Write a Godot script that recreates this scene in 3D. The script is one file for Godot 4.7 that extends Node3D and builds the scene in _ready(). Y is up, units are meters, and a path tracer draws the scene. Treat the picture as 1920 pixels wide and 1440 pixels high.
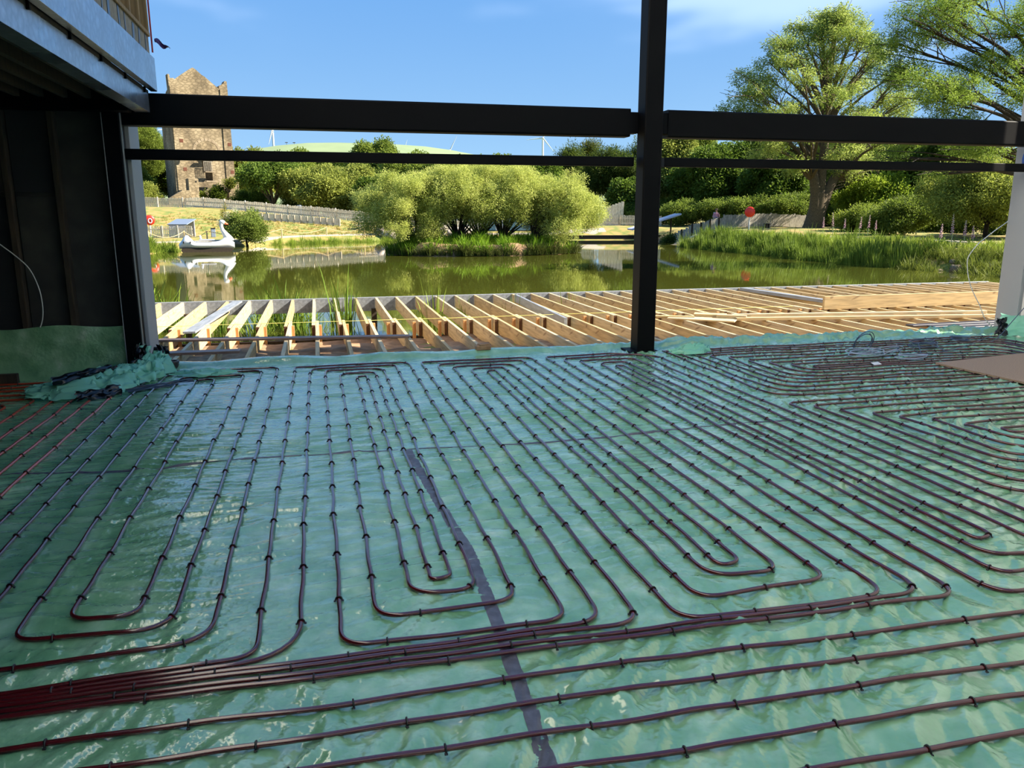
extends Node3D
# A building site beside a pond: underfloor heating pipes clipped down over green membrane, deck joists outside.

const PH := 0.0105           # height of a pipe's axis above the membrane
var used := {}
var M := {}                  # materials
var noise_a := FastNoiseLite.new()
var noise_b := FastNoiseLite.new()
var noise_c := FastNoiseLite.new()
var noise_d := FastNoiseLite.new()
var rng := RandomNumberGenerator.new()


# ------------------------------------------------------------------ mesh builder
class MB:
	var v := PackedVector3Array()
	var n := PackedVector3Array()
	var c := PackedColorArray()
	var ix := PackedInt32Array()
	var tint := Color.WHITE

	func vert(p: Vector3, nn: Vector3) -> int:
		v.append(p)
		n.append(nn)
		c.append(tint)
		return v.size() - 1

	func tri(a: Vector3, b: Vector3, d: Vector3, out: Vector3) -> void:
		var nn := (b - a).cross(d - a)
		if nn.length_squared() < 1e-18:
			return
		nn = nn.normalized()
		if nn.dot(out) < 0.0:
			nn = -nn
			var t := b
			b = d
			d = t
		var i := vert(a, nn)
		vert(b, nn)
		vert(d, nn)
		ix.append_array(PackedInt32Array([i, i + 2, i + 1]))

	func quad(a: Vector3, b: Vector3, d: Vector3, e: Vector3, out: Vector3) -> void:
		tri(a, b, d, out)
		tri(a, d, e, out)

	func box(at: Vector3, size: Vector3, bs := Basis(), ch := 0.0) -> void:
		var h := size * 0.5
		var k := minf(ch, minf(h.x, minf(h.y, h.z)) * 0.6)
		var P := {}
		for sx in [-1, 1]:
			for sy in [-1, 1]:
				for sz in [-1, 1]:
					var key := Vector3i(sx, sy, sz)
					P[key] = [at + bs * Vector3(sx * h.x, sy * (h.y - k), sz * (h.z - k)), at + bs * Vector3(sx * (h.x - k), sy * h.y, sz * (h.z - k)), at + bs * Vector3(sx * (h.x - k), sy * (h.y - k), sz * h.z)]
		for ax in 3:
			var u := (ax + 1) % 3
			var w := (ax + 2) % 3
			for s in [-1, 1]:
				var q := []
				for st in [[-1, -1], [1, -1], [1, 1], [-1, 1]]:
					var key := Vector3i()
					key[ax] = s
					key[u] = st[0]
					key[w] = st[1]
					q.append(P[key][ax])
				var o := Vector3()
				o[ax] = s
				quad(q[0], q[1], q[2], q[3], bs * o)
				if k > 0.0:
					for t in [-1, 1]:
						var a := Vector3i()
						a[ax] = s
						a[u] = t
						a[w] = -1
						var b := a
						b[w] = 1
						var oo := Vector3()
						oo[ax] = s
						oo[u] = t
						quad(P[a][ax], P[b][ax], P[b][u], P[a][u], bs * oo)
		if k > 0.0:
			for key in P:
				tri(P[key][0], P[key][1], P[key][2], bs * Vector3(key))

	func bar(a: Vector3, b: Vector3, wide: float, deep: float, ch := 0.0, up := Vector3.UP) -> void:
		var z := (b - a).normalized()
		if absf(z.dot(up)) > 0.98:
			up = Vector3.RIGHT
		var x := up.cross(z).normalized()
		box((a + b) * 0.5, Vector3(wide, deep, a.distance_to(b)), Basis(x, z.cross(x), z), ch)

	func grid(rows: Array, out := Vector3.UP, closed := false) -> void:   # rows of points, smooth
		var h := rows.size()
		var w: int = rows[0].size()
		var first := v.size()
		for j in h:
			for i in w:
				var i0 := i - 1
				var i1 := i + 1
				if closed:
					i0 = (i + w - 1) % w
					i1 = (i + 1) % w
				else:
					i0 = maxi(i0, 0)
					i1 = mini(i1, w - 1)
				var du: Vector3 = rows[j][i1] - rows[j][i0]
				var dv: Vector3 = rows[mini(j + 1, h - 1)][i] - rows[maxi(j - 1, 0)][i]
				var nn := du.cross(dv)
				nn = nn.normalized() if nn.length_squared() > 1e-20 else out
				vert(rows[j][i], nn)
		var flip := false
		var mid := first + (h / 2) * w + w / 2
		if out != Vector3.ZERO:
			flip = n[mid].dot(out) < 0.0
		if flip:
			for k in range(first, v.size()):
				n[k] = -n[k]
		for j in h - 1:
			for i in (w if closed else w - 1):
				var a := first + j * w + i
				var b := first + j * w + (i + 1) % w
				var d := a + w
				var e := b + w
				if flip:
					ix.append_array(PackedInt32Array([a, b, e, a, e, d]))
				else:
					ix.append_array(PackedInt32Array([a, e, b, a, d, e]))

	func tube(pts: Array, radii, sides := 8, caps := true) -> void:
		var m := pts.size()
		var rows := []
		var t0: Vector3 = (pts[1] - pts[0]).normalized()
		var up := Vector3.UP if absf(t0.y) < 0.9 else Vector3.RIGHT
		var x := up.cross(t0).normalized()
		var first := v.size()
		for j in m:
			var t: Vector3 = (pts[mini(j + 1, m - 1)] - pts[maxi(j - 1, 0)])
			t = t.normalized() if t.length_squared() > 1e-14 else t0
			x = (x - t * x.dot(t)).normalized()
			var y := t.cross(x)
			var r: float = radii[j] if radii is Array else radii
			for i in sides:
				var ang := TAU * i / sides
				var d := x * cos(ang) + y * sin(ang)
				vert(pts[j] + d * r, d)
			t0 = t
		for j in m - 1:
			for i in sides:
				var a := first + j * sides + i
				var b := first + j * sides + (i + 1) % sides
				ix.append_array(PackedInt32Array([a, b, b + sides, a, b + sides, a + sides]))
		if caps:
			for e in [0, m - 1]:
				var o: Vector3 = (pts[0] - pts[1]) if e == 0 else (pts[m - 1] - pts[m - 2])
				o = o.normalized()
				var ctr := vert(pts[e], o)
				var ring := []
				for i in sides:
					ring.append(vert(v[first + e * sides + i], o))
				for i in sides:
					ix.append_array(PackedInt32Array([ctr, ring[i], ring[(i + 1) % sides]]))

	func lathe(at: Vector3, prof: Array, sides := 16, bs := Basis()) -> void:   # prof: Vector2(radius, height)
		var rows := []
		for q in prof:
			var row := []
			for i in sides:
				var a := TAU * i / sides
				row.append(at + bs * Vector3(cos(a) * q.x, q.y, sin(a) * q.x))
			rows.append(row)
		grid(rows, Vector3.ZERO, true)
		# point the normals outwards
		var k := v.size() - rows.size() * sides
		var mid := k + (rows.size() / 2) * sides
		if n[mid].dot(v[mid] - (at + bs * Vector3(0, prof[rows.size() / 2].y, 0))) < 0.0:
			for i in range(k, v.size()):
				n[i] = -n[i]

	func ball(at: Vector3, r: Vector3, bs := Basis(), seg := 12) -> void:
		var rows := []
		for j in seg / 2 + 1:
			var th := PI * clampf(float(j) / (seg / 2), 0.002, 0.998)
			var row := []
			for i in seg:
				var a := TAU * i / seg
				row.append(at + bs * (Vector3(sin(th) * cos(a), cos(th), sin(th) * sin(a)) * r))
			rows.append(row)
		grid(rows, Vector3.ZERO, true)
		var k := v.size() - rows.size() * seg
		for i in range(k, v.size()):
			if n[i].dot(v[i] - at) < 0.0:
				n[i] = -n[i]

	func prism(poly: PackedVector2Array, depth: float, xf: Transform3D) -> void:   # outline in xy, pushed along +z
		var t := Geometry2D.triangulate_polygon(poly)
		var z0 := xf.basis * Vector3(0, 0, -1)
		for i in range(0, t.size(), 3):
			var a := poly[t[i]]
			var b := poly[t[i + 1]]
			var d := poly[t[i + 2]]
			tri(xf * Vector3(a.x, a.y, 0), xf * Vector3(b.x, b.y, 0), xf * Vector3(d.x, d.y, 0), z0)
			tri(xf * Vector3(a.x, a.y, depth), xf * Vector3(b.x, b.y, depth), xf * Vector3(d.x, d.y, depth), -z0)
		var cw := 1.0 if Geometry2D.is_polygon_clockwise(poly) else -1.0
		for i in poly.size():
			var a := poly[i]
			var b := poly[(i + 1) % poly.size()]
			var o := Vector3(-(b - a).y, (b - a).x, 0) * cw
			quad(xf * Vector3(a.x, a.y, 0), xf * Vector3(b.x, b.y, 0), xf * Vector3(b.x, b.y, depth), xf * Vector3(a.x, a.y, depth), xf.basis * o)

	func add(o, xf: Transform3D) -> void:
		var k := v.size()
		for i in o.v.size():
			v.append(xf * o.v[i])
			n.append((xf.basis * o.n[i]).normalized())
			c.append(o.c[i] * tint)
		for i in o.ix:
			ix.append(i + k)

	func face_out() -> void:   # front faces run clockwise as seen from the side the normals point to
		for k in range(0, ix.size(), 3):
			var a := ix[k]
			var b := ix[k + 1]
			var d := ix[k + 2]
			if (v[b] - v[a]).cross(v[d] - v[a]).dot(n[a] + n[b] + n[d]) > 0.0:
				ix[k + 1] = d
				ix[k + 2] = b

	func mesh(colored := false) -> ArrayMesh:
		face_out()
		var arr := []
		arr.resize(Mesh.ARRAY_MAX)
		arr[Mesh.ARRAY_VERTEX] = v
		arr[Mesh.ARRAY_NORMAL] = n
		if colored:
			arr[Mesh.ARRAY_COLOR] = c
		arr[Mesh.ARRAY_INDEX] = ix
		var m := ArrayMesh.new()
		m.add_surface_from_arrays(Mesh.PRIMITIVE_TRIANGLES, arr)
		return m


# ------------------------------------------------------------------ scene helpers
func numbered(called: String) -> String:
	var k: int = used.get(called, 0)
	used[called] = k + 1
	return called if k == 0 else "%s_%03d" % [called, k]


func tag(o: Node, label: String, cat: String, group := "") -> Node:
	o.set_meta("label", label)
	o.set_meta("category", cat)
	if group:
		o.set_meta("group", group)
	return o


func thing(called: String, label: String, cat: String, at := Vector3.ZERO, turn := 0.0, group := "") -> Node3D:
	var o := Node3D.new()
	o.name = numbered(called)
	add_child(o)
	o.position = at
	o.rotation.y = turn
	tag(o, label, cat, group)
	return o


func put(called: String, shape, mat: Material, parent: Node = null, colored := false) -> MeshInstance3D:
	var o := MeshInstance3D.new()
	o.mesh = shape.mesh(colored) if shape is MB else shape
	o.material_override = mat
	if parent:
		var k: int = parent.get_meta("n_" + called, 0)
		parent.set_meta("n_" + called, k + 1)
		o.name = called if k == 0 else "%s_%03d" % [called, k]
		parent.add_child(o, true)
	else:
		o.name = numbered(called)
		add_child(o)
	return o


func solo(called: String, shape, mat: Material, label: String, cat: String, at := Vector3.ZERO, turn := 0.0, group := "", colored := false) -> MeshInstance3D:
	var o := put(called, shape, mat, null, colored)
	o.position = at
	o.rotation.y = turn
	tag(o, label, cat, group)
	return o


func setting(called: String, shape, mat: Material, label := "") -> MeshInstance3D:
	var o := put(called, shape, mat)
	o.set_meta("kind", "structure")
	if label:
		o.set_meta("label", label)
	return o


func clump(called: String, shape: Mesh, mat: Material, xfs: Array, cols: Array, parent: Node = null) -> MultiMeshInstance3D:
	var mm := MultiMesh.new()
	mm.transform_format = MultiMesh.TRANSFORM_3D
	mm.use_colors = true
	mm.mesh = shape
	mm.instance_count = xfs.size()
	for i in xfs.size():
		mm.set_instance_transform(i, xfs[i])
		mm.set_instance_color(i, cols[i])
	var o := MultiMeshInstance3D.new()
	o.multimesh = mm
	o.material_override = mat
	o.set_meta("kind", "stuff")
	if parent:
		o.name = called
		parent.add_child(o, true)
	else:
		o.name = numbered(called)
		add_child(o)
	return o


func lin(r: float, g: float, b: float) -> Color:   # an sRGB colour as linear values for vertex colours
	return Color(r, g, b).srgb_to_linear()


func tex(sd: int, freq: float, stops: Array, size := 512, kind := FastNoiseLite.TYPE_SIMPLEX_SMOOTH, oct := 4, normal := false, bump := 6.0) -> NoiseTexture2D:
	var f := FastNoiseLite.new()
	f.noise_type = kind
	f.seed = sd
	f.frequency = freq
	f.fractal_octaves = oct
	f.cellular_return_type = FastNoiseLite.RETURN_DISTANCE2_SUB if kind == FastNoiseLite.TYPE_CELLULAR else FastNoiseLite.RETURN_DISTANCE
	var t := NoiseTexture2D.new()
	t.width = size
	t.height = size
	t.seamless = true
	t.noise = f
	if normal:
		t.as_normal_map = true
		t.bump_strength = bump
	else:
		var g := Gradient.new()
		var off := PackedFloat32Array()
		var col := PackedColorArray()
		for s in stops:
			off.append(s[0])
			col.append(s[1])
		g.offsets = off
		g.colors = col
		t.color_ramp = g
	return t


func mat(called: String, col: Color, rough := 0.7, metal := 0.0) -> StandardMaterial3D:
	var m := StandardMaterial3D.new()
	m.resource_name = called
	m.albedo_color = col
	m.roughness = rough
	m.metallic = metal
	M[called] = m
	return m


func grained(called: String, t: Texture2D, scale: Vector3, rough := 0.8, metal := 0.0, world := false, col := Color.WHITE) -> StandardMaterial3D:
	var m := mat(called, col, rough, metal)
	m.albedo_texture = t
	m.uv1_triplanar = true
	m.uv1_world_triplanar = world
	m.uv1_scale = scale
	return m


func tinted(called: String, rough := 0.6, back := Color.BLACK) -> StandardMaterial3D:   # takes its colour from vertices or copies
	var m := mat(called, Color.WHITE, rough)
	m.vertex_color_use_as_albedo = true
	if back != Color.BLACK:
		m.backlight_enabled = true
		m.backlight = back
	return m


const OUT := Color(0.80, 0.80, 0.80)


func make_materials() -> void:
	# new softwood: fine grain across, long along the object's own z
	for k in 3:
		var a: Color = [Color(0.90, 0.78, 0.57), Color(0.87, 0.74, 0.51), Color(0.92, 0.82, 0.63)][k]
		var t := tex(11 + k, 0.012, [[0.0, a.darkened(0.2)], [0.42, a.darkened(0.06)], [0.6, a], [1.0, a.lightened(0.12)]], 512, FastNoiseLite.TYPE_SIMPLEX_SMOOTH, 5)
		var m := grained("softwood_%d" % k, t, Vector3(3.2, 3.2, 0.28), 0.75, 0.0, false, OUT)
		m.uv1_offset = Vector3(k * 0.3, k * 0.17, k * 0.4)
		m.detail_enabled = true
		m.detail_blend_mode = BaseMaterial3D.BLEND_MODE_MIX
		m.detail_uv_layer = BaseMaterial3D.DETAIL_UV_2
		m.detail_albedo = M.get("knots") if M.has("knots") else knot_texture()
		m.uv2_triplanar = true
		m.uv2_scale = Vector3(0.8, 1.1, 0.30)
	var eg := tex(17, 0.05, [[0.0, Color(0.34, 0.21, 0.11)], [1.0, Color(0.50, 0.33, 0.18)]], 256)
	grained("shaded_end_grain", eg, Vector3(4, 4, 4), 0.9, 0.0, false, OUT)  # dark end grain, with the shade on the joist ends in its colour
	grained("orange_wood", tex(18, 0.02, [[0.0, Color(0.78, 0.52, 0.28)], [1.0, Color(0.95, 0.74, 0.48)]], 256), Vector3(4, 0.6, 4), 0.75, 0.0, false, OUT)
	grained("old_wood", tex(19, 0.03, [[0.0, Color(0.46, 0.44, 0.39)], [0.5, Color(0.64, 0.61, 0.55)], [1.0, Color(0.78, 0.74, 0.67)]], 256), Vector3(1.4, 0.25, 1.4), 0.9)
	grained("pale_fence", tex(20, 0.03, [[0.0, Color(0.70, 0.65, 0.56)], [0.5, Color(0.84, 0.79, 0.70)], [1.0, Color(0.92, 0.88, 0.80)]], 256), Vector3(1.4, 0.25, 1.4), 0.9)
	grained("brown_board", tex(21, 0.03, [[0.0, Color(0.56, 0.44, 0.38)], [1.0, Color(0.74, 0.62, 0.55)]], 256), Vector3(0.4, 5, 5), 0.6, 0.0, false, OUT)
	grained("black_board", tex(22, 0.03, [[0.0, Color(0.13, 0.11, 0.12)], [1.0, Color(0.24, 0.21, 0.22)]], 256), Vector3(0.4, 5, 5), 0.45)
	grained("grey_board", tex(23, 0.02, [[0.0, Color(0.52, 0.54, 0.56)], [1.0, Color(0.70, 0.72, 0.74)]], 256), Vector3(3, 3, 0.3), 0.5, 0.0, false, OUT)
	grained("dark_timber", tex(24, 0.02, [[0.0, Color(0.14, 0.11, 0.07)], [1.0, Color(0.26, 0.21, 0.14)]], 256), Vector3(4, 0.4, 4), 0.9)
	grained("stud_timber", tex(25, 0.02, [[0.0, Color(0.46, 0.36, 0.23)], [1.0, Color(0.70, 0.57, 0.39)]], 256), Vector3(4, 0.4, 4), 0.85)
	grained("chipboard", tex(26, 0.06, [[0.0, Color(0.34, 0.26, 0.20)], [0.35, Color(0.50, 0.41, 0.33)], [0.7, Color(0.60, 0.50, 0.41)], [0.93, Color(0.66, 0.57, 0.47)], [1.0, Color(0.84, 0.77, 0.66)]], 512, FastNoiseLite.TYPE_SIMPLEX, 3), Vector3(2.2, 2.2, 4.5), 0.75)
	grained("insulation", tex(27, 0.01, [[0.0, Color(0.16, 0.15, 0.13)], [1.0, Color(0.24, 0.23, 0.20)]], 256), Vector3(1, 1, 1), 0.9)
	grained("brown_panel", tex(28, 0.02, [[0.0, Color(0.20, 0.13, 0.08)], [1.0, Color(0.31, 0.21, 0.13)]], 256), Vector3(1, 2, 1), 0.9)
	grained("paper_board", tex(29, 0.02, [[0.0, Color(0.48, 0.43, 0.36)], [1.0, Color(0.62, 0.57, 0.49)]], 256), Vector3(2, 2, 2), 0.8)
	# metals
	mat("black_steel", Color(0.022, 0.022, 0.026), 0.55, 0.0).metallic_specular = 0.22
	var gs := tex(31, 0.05, [[0.0, Color(0.60, 0.62, 0.65)], [1.0, Color(0.74, 0.76, 0.79)]], 256, FastNoiseLite.TYPE_CELLULAR, 2)
	var galv := grained("galvanised", gs, Vector3(0.9, 0.9, 0.9), 0.34, 0.85)
	galv.roughness_texture = tex(32, 0.004, [[0.0, Color(0.7, 0.7, 0.7)], [1.0, Color(1, 1, 1)]], 256)
	mat("grey_cladding", Color(0.58, 0.59, 0.595), 0.5, 0.0)
	mat("hanger", Color(0.72, 0.73, 0.74), 0.4, 0.7)
	mat("black_plastic", Color(0.035, 0.035, 0.04), 0.4)
	mat("maroon_bar", Color(0.22, 0.06, 0.09), 0.35)
	# pipes
	var pipe := mat("pipe_red", Color(0.27, 0.05, 0.075), 0.15)
	pipe.clearcoat_enabled = true
	pipe.clearcoat = 0.6
	pipe.clearcoat_roughness = 0.12
	var lit_pipe := mat("pipe_red_lit", Color(0.62, 0.20, 0.10), 0.18)  # same red pipe; the light on it put into the colour
	lit_pipe.clearcoat_enabled = true
	lit_pipe.clearcoat = 0.5
	# membrane: glossy green polythene with dust
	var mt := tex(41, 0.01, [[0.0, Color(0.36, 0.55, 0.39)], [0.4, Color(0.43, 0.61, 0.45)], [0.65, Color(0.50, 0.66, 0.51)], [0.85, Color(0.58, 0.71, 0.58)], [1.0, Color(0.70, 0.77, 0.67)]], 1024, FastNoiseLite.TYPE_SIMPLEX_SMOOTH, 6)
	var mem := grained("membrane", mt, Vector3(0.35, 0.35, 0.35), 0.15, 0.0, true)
	mem.metallic_specular = 0.85
	mem.clearcoat_enabled = true
	mem.clearcoat = 0.45
	mem.clearcoat_roughness = 0.1
	mem.normal_enabled = true
	mem.normal_texture = tex(42, 0.07, [], 1024, FastNoiseLite.TYPE_SIMPLEX_SMOOTH, 3, true, 5.0)
	mem.normal_scale = 0.22
	mem.roughness_texture = tex(43, 0.008, [[0.0, Color(0.75, 0.75, 0.75)], [0.6, Color(1, 1, 1)], [1.0, Color(1, 1, 1)]], 512, FastNoiseLite.TYPE_SIMPLEX_SMOOTH, 5)
	var loose := mat("loose_film", Color(0.56, 0.82, 0.70), 0.16)
	loose.backlight_enabled = true
	loose.backlight = Color(0.7, 0.9, 0.8)
	var tape := grained("grey_tape", tex(44, 0.03, [[0.0, Color(0.24, 0.24, 0.27)], [1.0, Color(0.36, 0.36, 0.40)]], 256), Vector3(3, 3, 3), 0.42, 0.0, true)
	tape.metallic_specular = 0.5
	mat("black_tape", Color(0.03, 0.03, 0.035), 0.28)
	# inside of the shell
	grained("raw_ply", tex(51, 0.01, [[0.0, Color(0.58, 0.53, 0.46)], [1.0, Color(0.70, 0.65, 0.57)]], 256), Vector3(0.8, 0.3, 0.8), 0.85)
	grained("bounce_liner", tex(52, 0.01, [[0.0, Color(0.90, 0.90, 0.89)], [1.0, Color(0.95, 0.95, 0.94)]], 256), Vector3(0.5, 0.5, 0.5), 0.8)  # near-white so the unseen walls bounce more light into the hall
	grained("concrete", tex(53, 0.02, [[0.0, Color(0.40, 0.39, 0.37)], [1.0, Color(0.55, 0.54, 0.51)]], 512), Vector3(0.6, 0.6, 0.6), 0.9)
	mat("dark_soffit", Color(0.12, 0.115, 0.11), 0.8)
	# outdoors
	grained("lawn", tex(61, 0.015, [[0.0, Color(0.38, 0.47, 0.16)], [0.38, Color(0.50, 0.55, 0.22)], [0.52, Color(0.66, 0.60, 0.29)], [0.7, Color(0.72, 0.60, 0.34)], [1.0, Color(0.66, 0.54, 0.36)]], 1024, FastNoiseLite.TYPE_SIMPLEX_SMOOTH, 6), Vector3(0.05, 0.05, 0.05), 0.95, 0.0, true, OUT)
	grained("soil", tex(62, 0.02, [[0.0, Color(0.52, 0.40, 0.28)], [0.6, Color(0.68, 0.54, 0.40)], [1.0, Color(0.80, 0.67, 0.53)]], 512, FastNoiseLite.TYPE_SIMPLEX_SMOOTH, 5), Vector3(0.5, 0.5, 0.5), 0.95, 0.0, true, OUT)
	grained("sand_bank", tex(63, 0.015, [[0.0, Color(0.45, 0.37, 0.24)], [0.5, Color(0.66, 0.57, 0.40)], [1.0, Color(0.76, 0.68, 0.52)]], 512, FastNoiseLite.TYPE_SIMPLEX_SMOOTH, 5), Vector3(0.25, 0.5, 0.25), 0.95, 0.0, true, OUT)
	grained("gravel", tex(64, 0.05, [[0.0, Color(0.66, 0.61, 0.52)], [1.0, Color(0.86, 0.82, 0.74)]], 256), Vector3(0.5, 0.5, 0.5), 0.95, 0.0, true, OUT)
	grained("pasture", tex(65, 0.01, [[0.0, Color(0.52, 0.60, 0.42)], [1.0, Color(0.60, 0.67, 0.48)]], 256), Vector3(0.01, 0.01, 0.01), 0.95, 0.0, true, OUT)
	var st := tex(66, 0.035, [[0.0, Color(0.46, 0.41, 0.32)], [0.10, Color(0.62, 0.56, 0.44)], [0.4, Color(0.78, 0.71, 0.57)], [0.8, Color(0.86, 0.79, 0.65)], [1.0, Color(0.91, 0.85, 0.73)]], 512, FastNoiseLite.TYPE_CELLULAR, 3)
	var stone := grained("rubble_stone", st, Vector3(0.11, 0.19, 0.11), 0.95, 0.0, false, OUT)
	stone.detail_enabled = true
	stone.detail_blend_mode = BaseMaterial3D.BLEND_MODE_MUL
	stone.detail_albedo = tex(72, 0.012, [[0.0, Color(0.62, 0.60, 0.58)], [0.5, Color(0.86, 0.84, 0.82)], [1.0, Color(1, 1, 1)]], 256)
	stone.detail_uv_layer = BaseMaterial3D.DETAIL_UV_2
	stone.uv2_triplanar = true
	stone.uv2_scale = Vector3(0.12, 0.08, 0.12)
	grained("dressed_stone", tex(67, 0.02, [[0.0, Color(0.60, 0.52, 0.41)], [1.0, Color(0.80, 0.73, 0.61)]], 256), Vector3(0.4, 0.4, 0.4), 0.95, 0.0, false, OUT)
	grained("pale_rock", tex(68, 0.02, [[0.0, Color(0.70, 0.63, 0.55)], [1.0, Color(0.90, 0.85, 0.79)]], 256), Vector3(1, 1, 1), 0.9, 0.0, false, OUT)
	grained("bark", tex(69, 0.03, [[0.0, Color(0.25, 0.21, 0.15)], [0.5, Color(0.42, 0.36, 0.26)], [1.0, Color(0.60, 0.53, 0.41)]], 512), Vector3(1.2, 0.35, 1.2), 0.95, 0.0, false, OUT)
	grained("dark_bark", tex(70, 0.03, [[0.0, Color(0.14, 0.11, 0.08)], [1.0, Color(0.32, 0.26, 0.19)]], 256), Vector3(1.2, 0.35, 1.2), 0.95, 0.0, false, OUT)
	mat("rust", Color(0.36, 0.20, 0.13), 0.9)
	mat("white_shell", Color(0.80, 0.80, 0.79), 0.28)
	mat("white_paint", Color(0.75, 0.76, 0.76), 0.5)
	mat("turbine_white", Color(0.78, 0.80, 0.81), 0.5)
	mat("red_plastic", Color(0.86, 0.18, 0.10), 0.4)
	mat("orange_plastic", Color(0.88, 0.36, 0.14), 0.4)
	mat("dark_hole", Color(0.03, 0.03, 0.03), 0.9)
	mat("slate_roof", Color(0.42, 0.47, 0.54), 0.6)
	mat("blue_wall", Color(0.42, 0.55, 0.62), 0.7)
	mat("pale_wall", Color(0.72, 0.72, 0.76), 0.7)
	mat("lichen_wall", Color(0.60, 0.64, 0.48), 0.8)
	mat("rope", Color(0.74, 0.64, 0.46), 0.9)
	mat("white_cable", Color(0.78, 0.78, 0.76), 0.4)
	mat("blue_cable", Color(0.22, 0.27, 0.36), 0.35)
	mat("pale_cable", Color(0.55, 0.60, 0.68), 0.35)
	mat("yellow_string", Color(0.80, 0.76, 0.42), 0.8)
	mat("blue_cloth", Color(0.10, 0.30, 0.62), 0.6)
	mat("purple_ribbon", Color(0.24, 0.13, 0.36), 0.5)
	mat("red_edge", Color(0.66, 0.16, 0.14), 0.6)
	tinted("leaf", 0.55, Color(0.95, 0.95, 0.95)).metallic_specular = 0.25
	tinted("blade", 0.6, Color(0.8, 0.8, 0.8)).metallic_specular = 0.25
	tinted("petal", 0.6, Color(0.4, 0.4, 0.4))
	tinted("dyed", 0.8)
	# pond: murky green-brown water, still
	var water := mat("pond_water", Color(0.25, 0.265, 0.09), 0.03)
	water.metallic_specular = 0.5
	water.normal_enabled = true
	water.uv1_triplanar = true
	water.uv1_world_triplanar = true
	water.uv1_scale = Vector3(0.28, 0.28, 0.28)
	water.normal_texture = tex(71, 0.006, [], 1024, FastNoiseLite.TYPE_SIMPLEX_SMOOTH, 3, true, 3.0)
	water.normal_scale = 0.03


func knot_texture() -> ImageTexture:
	var r := RandomNumberGenerator.new()
	r.seed = 5
	var im := Image.create(512, 512, false, Image.FORMAT_RGBA8)
	im.fill(Color(0.4, 0.26, 0.14, 0.0))
	for k in 7:
		var cx := r.randf_range(30, 480)
		var cy := r.randf_range(30, 480)
		var rx := r.randf_range(5, 11)
		var ry := r.randf_range(9, 24)
		var sl := r.randf_range(-0.8, 0.8)
		for y in range(int(cy - ry), int(cy + ry) + 1):
			for x in range(int(cx - rx - ry), int(cx + rx + ry) + 1):
				var dy := (y - cy) / ry
				var dx := (x - cx - sl * (y - cy)) / rx
				var d := dx * dx + dy * dy
				if d < 1.0 and x >= 0 and y >= 0 and x < 512 and y < 512:
					im.set_pixel(x, y, Color(0.36, 0.22, 0.11, 0.6 * (1.0 - d * 0.7)))
	var t := ImageTexture.create_from_image(im)
	M["knots"] = t
	return t


# ------------------------------------------------------------------ the membrane's relief
func crease(x: float, at: float, tilt: float, z: float) -> float:
	var d := (x - at - tilt * (z + 4.0)) / 0.011
	return 0.0035 * exp(-d * d) - 0.0018 * exp(-(d - 1.7) * (d - 1.7))


func relief(x: float, z: float) -> float:
	var front := smoothstep(-3.4, -2.3, z)                    # wrinkles turn where the pipes turn
	var right := smoothstep(3.4, 4.6, x - 0.25 * (z + 4.0))
	var turnw := maxf(front, right)
	var wx := x + 0.10 * noise_c.get_noise_2d(x * 0.9, z * 0.9)
	var wz := z + 0.12 * noise_c.get_noise_2d(x * 0.9 + 40.0, z * 0.9)
	var near := smoothstep(-7.5, -4.2, z)
	var a := absf(noise_a.get_noise_2d(wx * 1.3, wz * lerpf(9.0, 6.5, near)))      # crests along x
	var a2 := noise_b.get_noise_2d(wx * 4.0 + wz * 0.8, wz * 24.0)
	var calm := 0.5 + 0.8 * smoothstep(-0.3, 0.4, noise_d.get_noise_2d(x * 1.3 + 30.0, z * 1.3))
	var across := (0.5 - a) * lerpf(0.009, 0.016, near) + a2 * 0.0024 * calm
	var b := absf(noise_a.get_noise_2d(wx * 5.2 + wz * 2.6, wz * 2.4 - wx * 0.5))    # crests running off diagonally
	var b2 := absf(noise_b.get_noise_2d(wx * 11.0 + wz * 8.0, wz * 3.2 - wx * 2.6))
	var along := (0.5 - b) * 0.026 + (0.5 - b2) * 0.011 * calm
	var h := lerpf(across, along, turnw)
	h *= 0.7 + 0.9 * smoothstep(-0.35, 0.4, noise_d.get_noise_2d(x, z))
	for k in [[-1.10, 0.0], [-0.565, 0.0], [-0.165, 0.0], [0.2, 0.0], [1.09, -0.02], [1.45, 0.01], [2.3, 0.0], [3.0, 0.02]]:
		if absf(x - k[0]) < 0.12:
			h += crease(x, k[0], k[1], z)
	# turned up at the edge of the slab
	var lip := smoothstep(-8.38, -8.5, z)
	var crumple := smoothstep(3.6, 4.2, x) * smoothstep(-8.25, -8.5, z)
	h += lip * 0.055 * (1.0 + 0.35 * noise_b.get_noise_2d(x * 1.1, 7.0)) - smoothstep(-8.56, -8.62, z) * 0.10
	h += crumple * 0.045 * absf(noise_a.get_noise_2d(x * 2.2 + z * 3.0, z * 6.0))
	return h


func base_relief(x: float, z: float) -> float:
	return relief(x, z)


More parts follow.
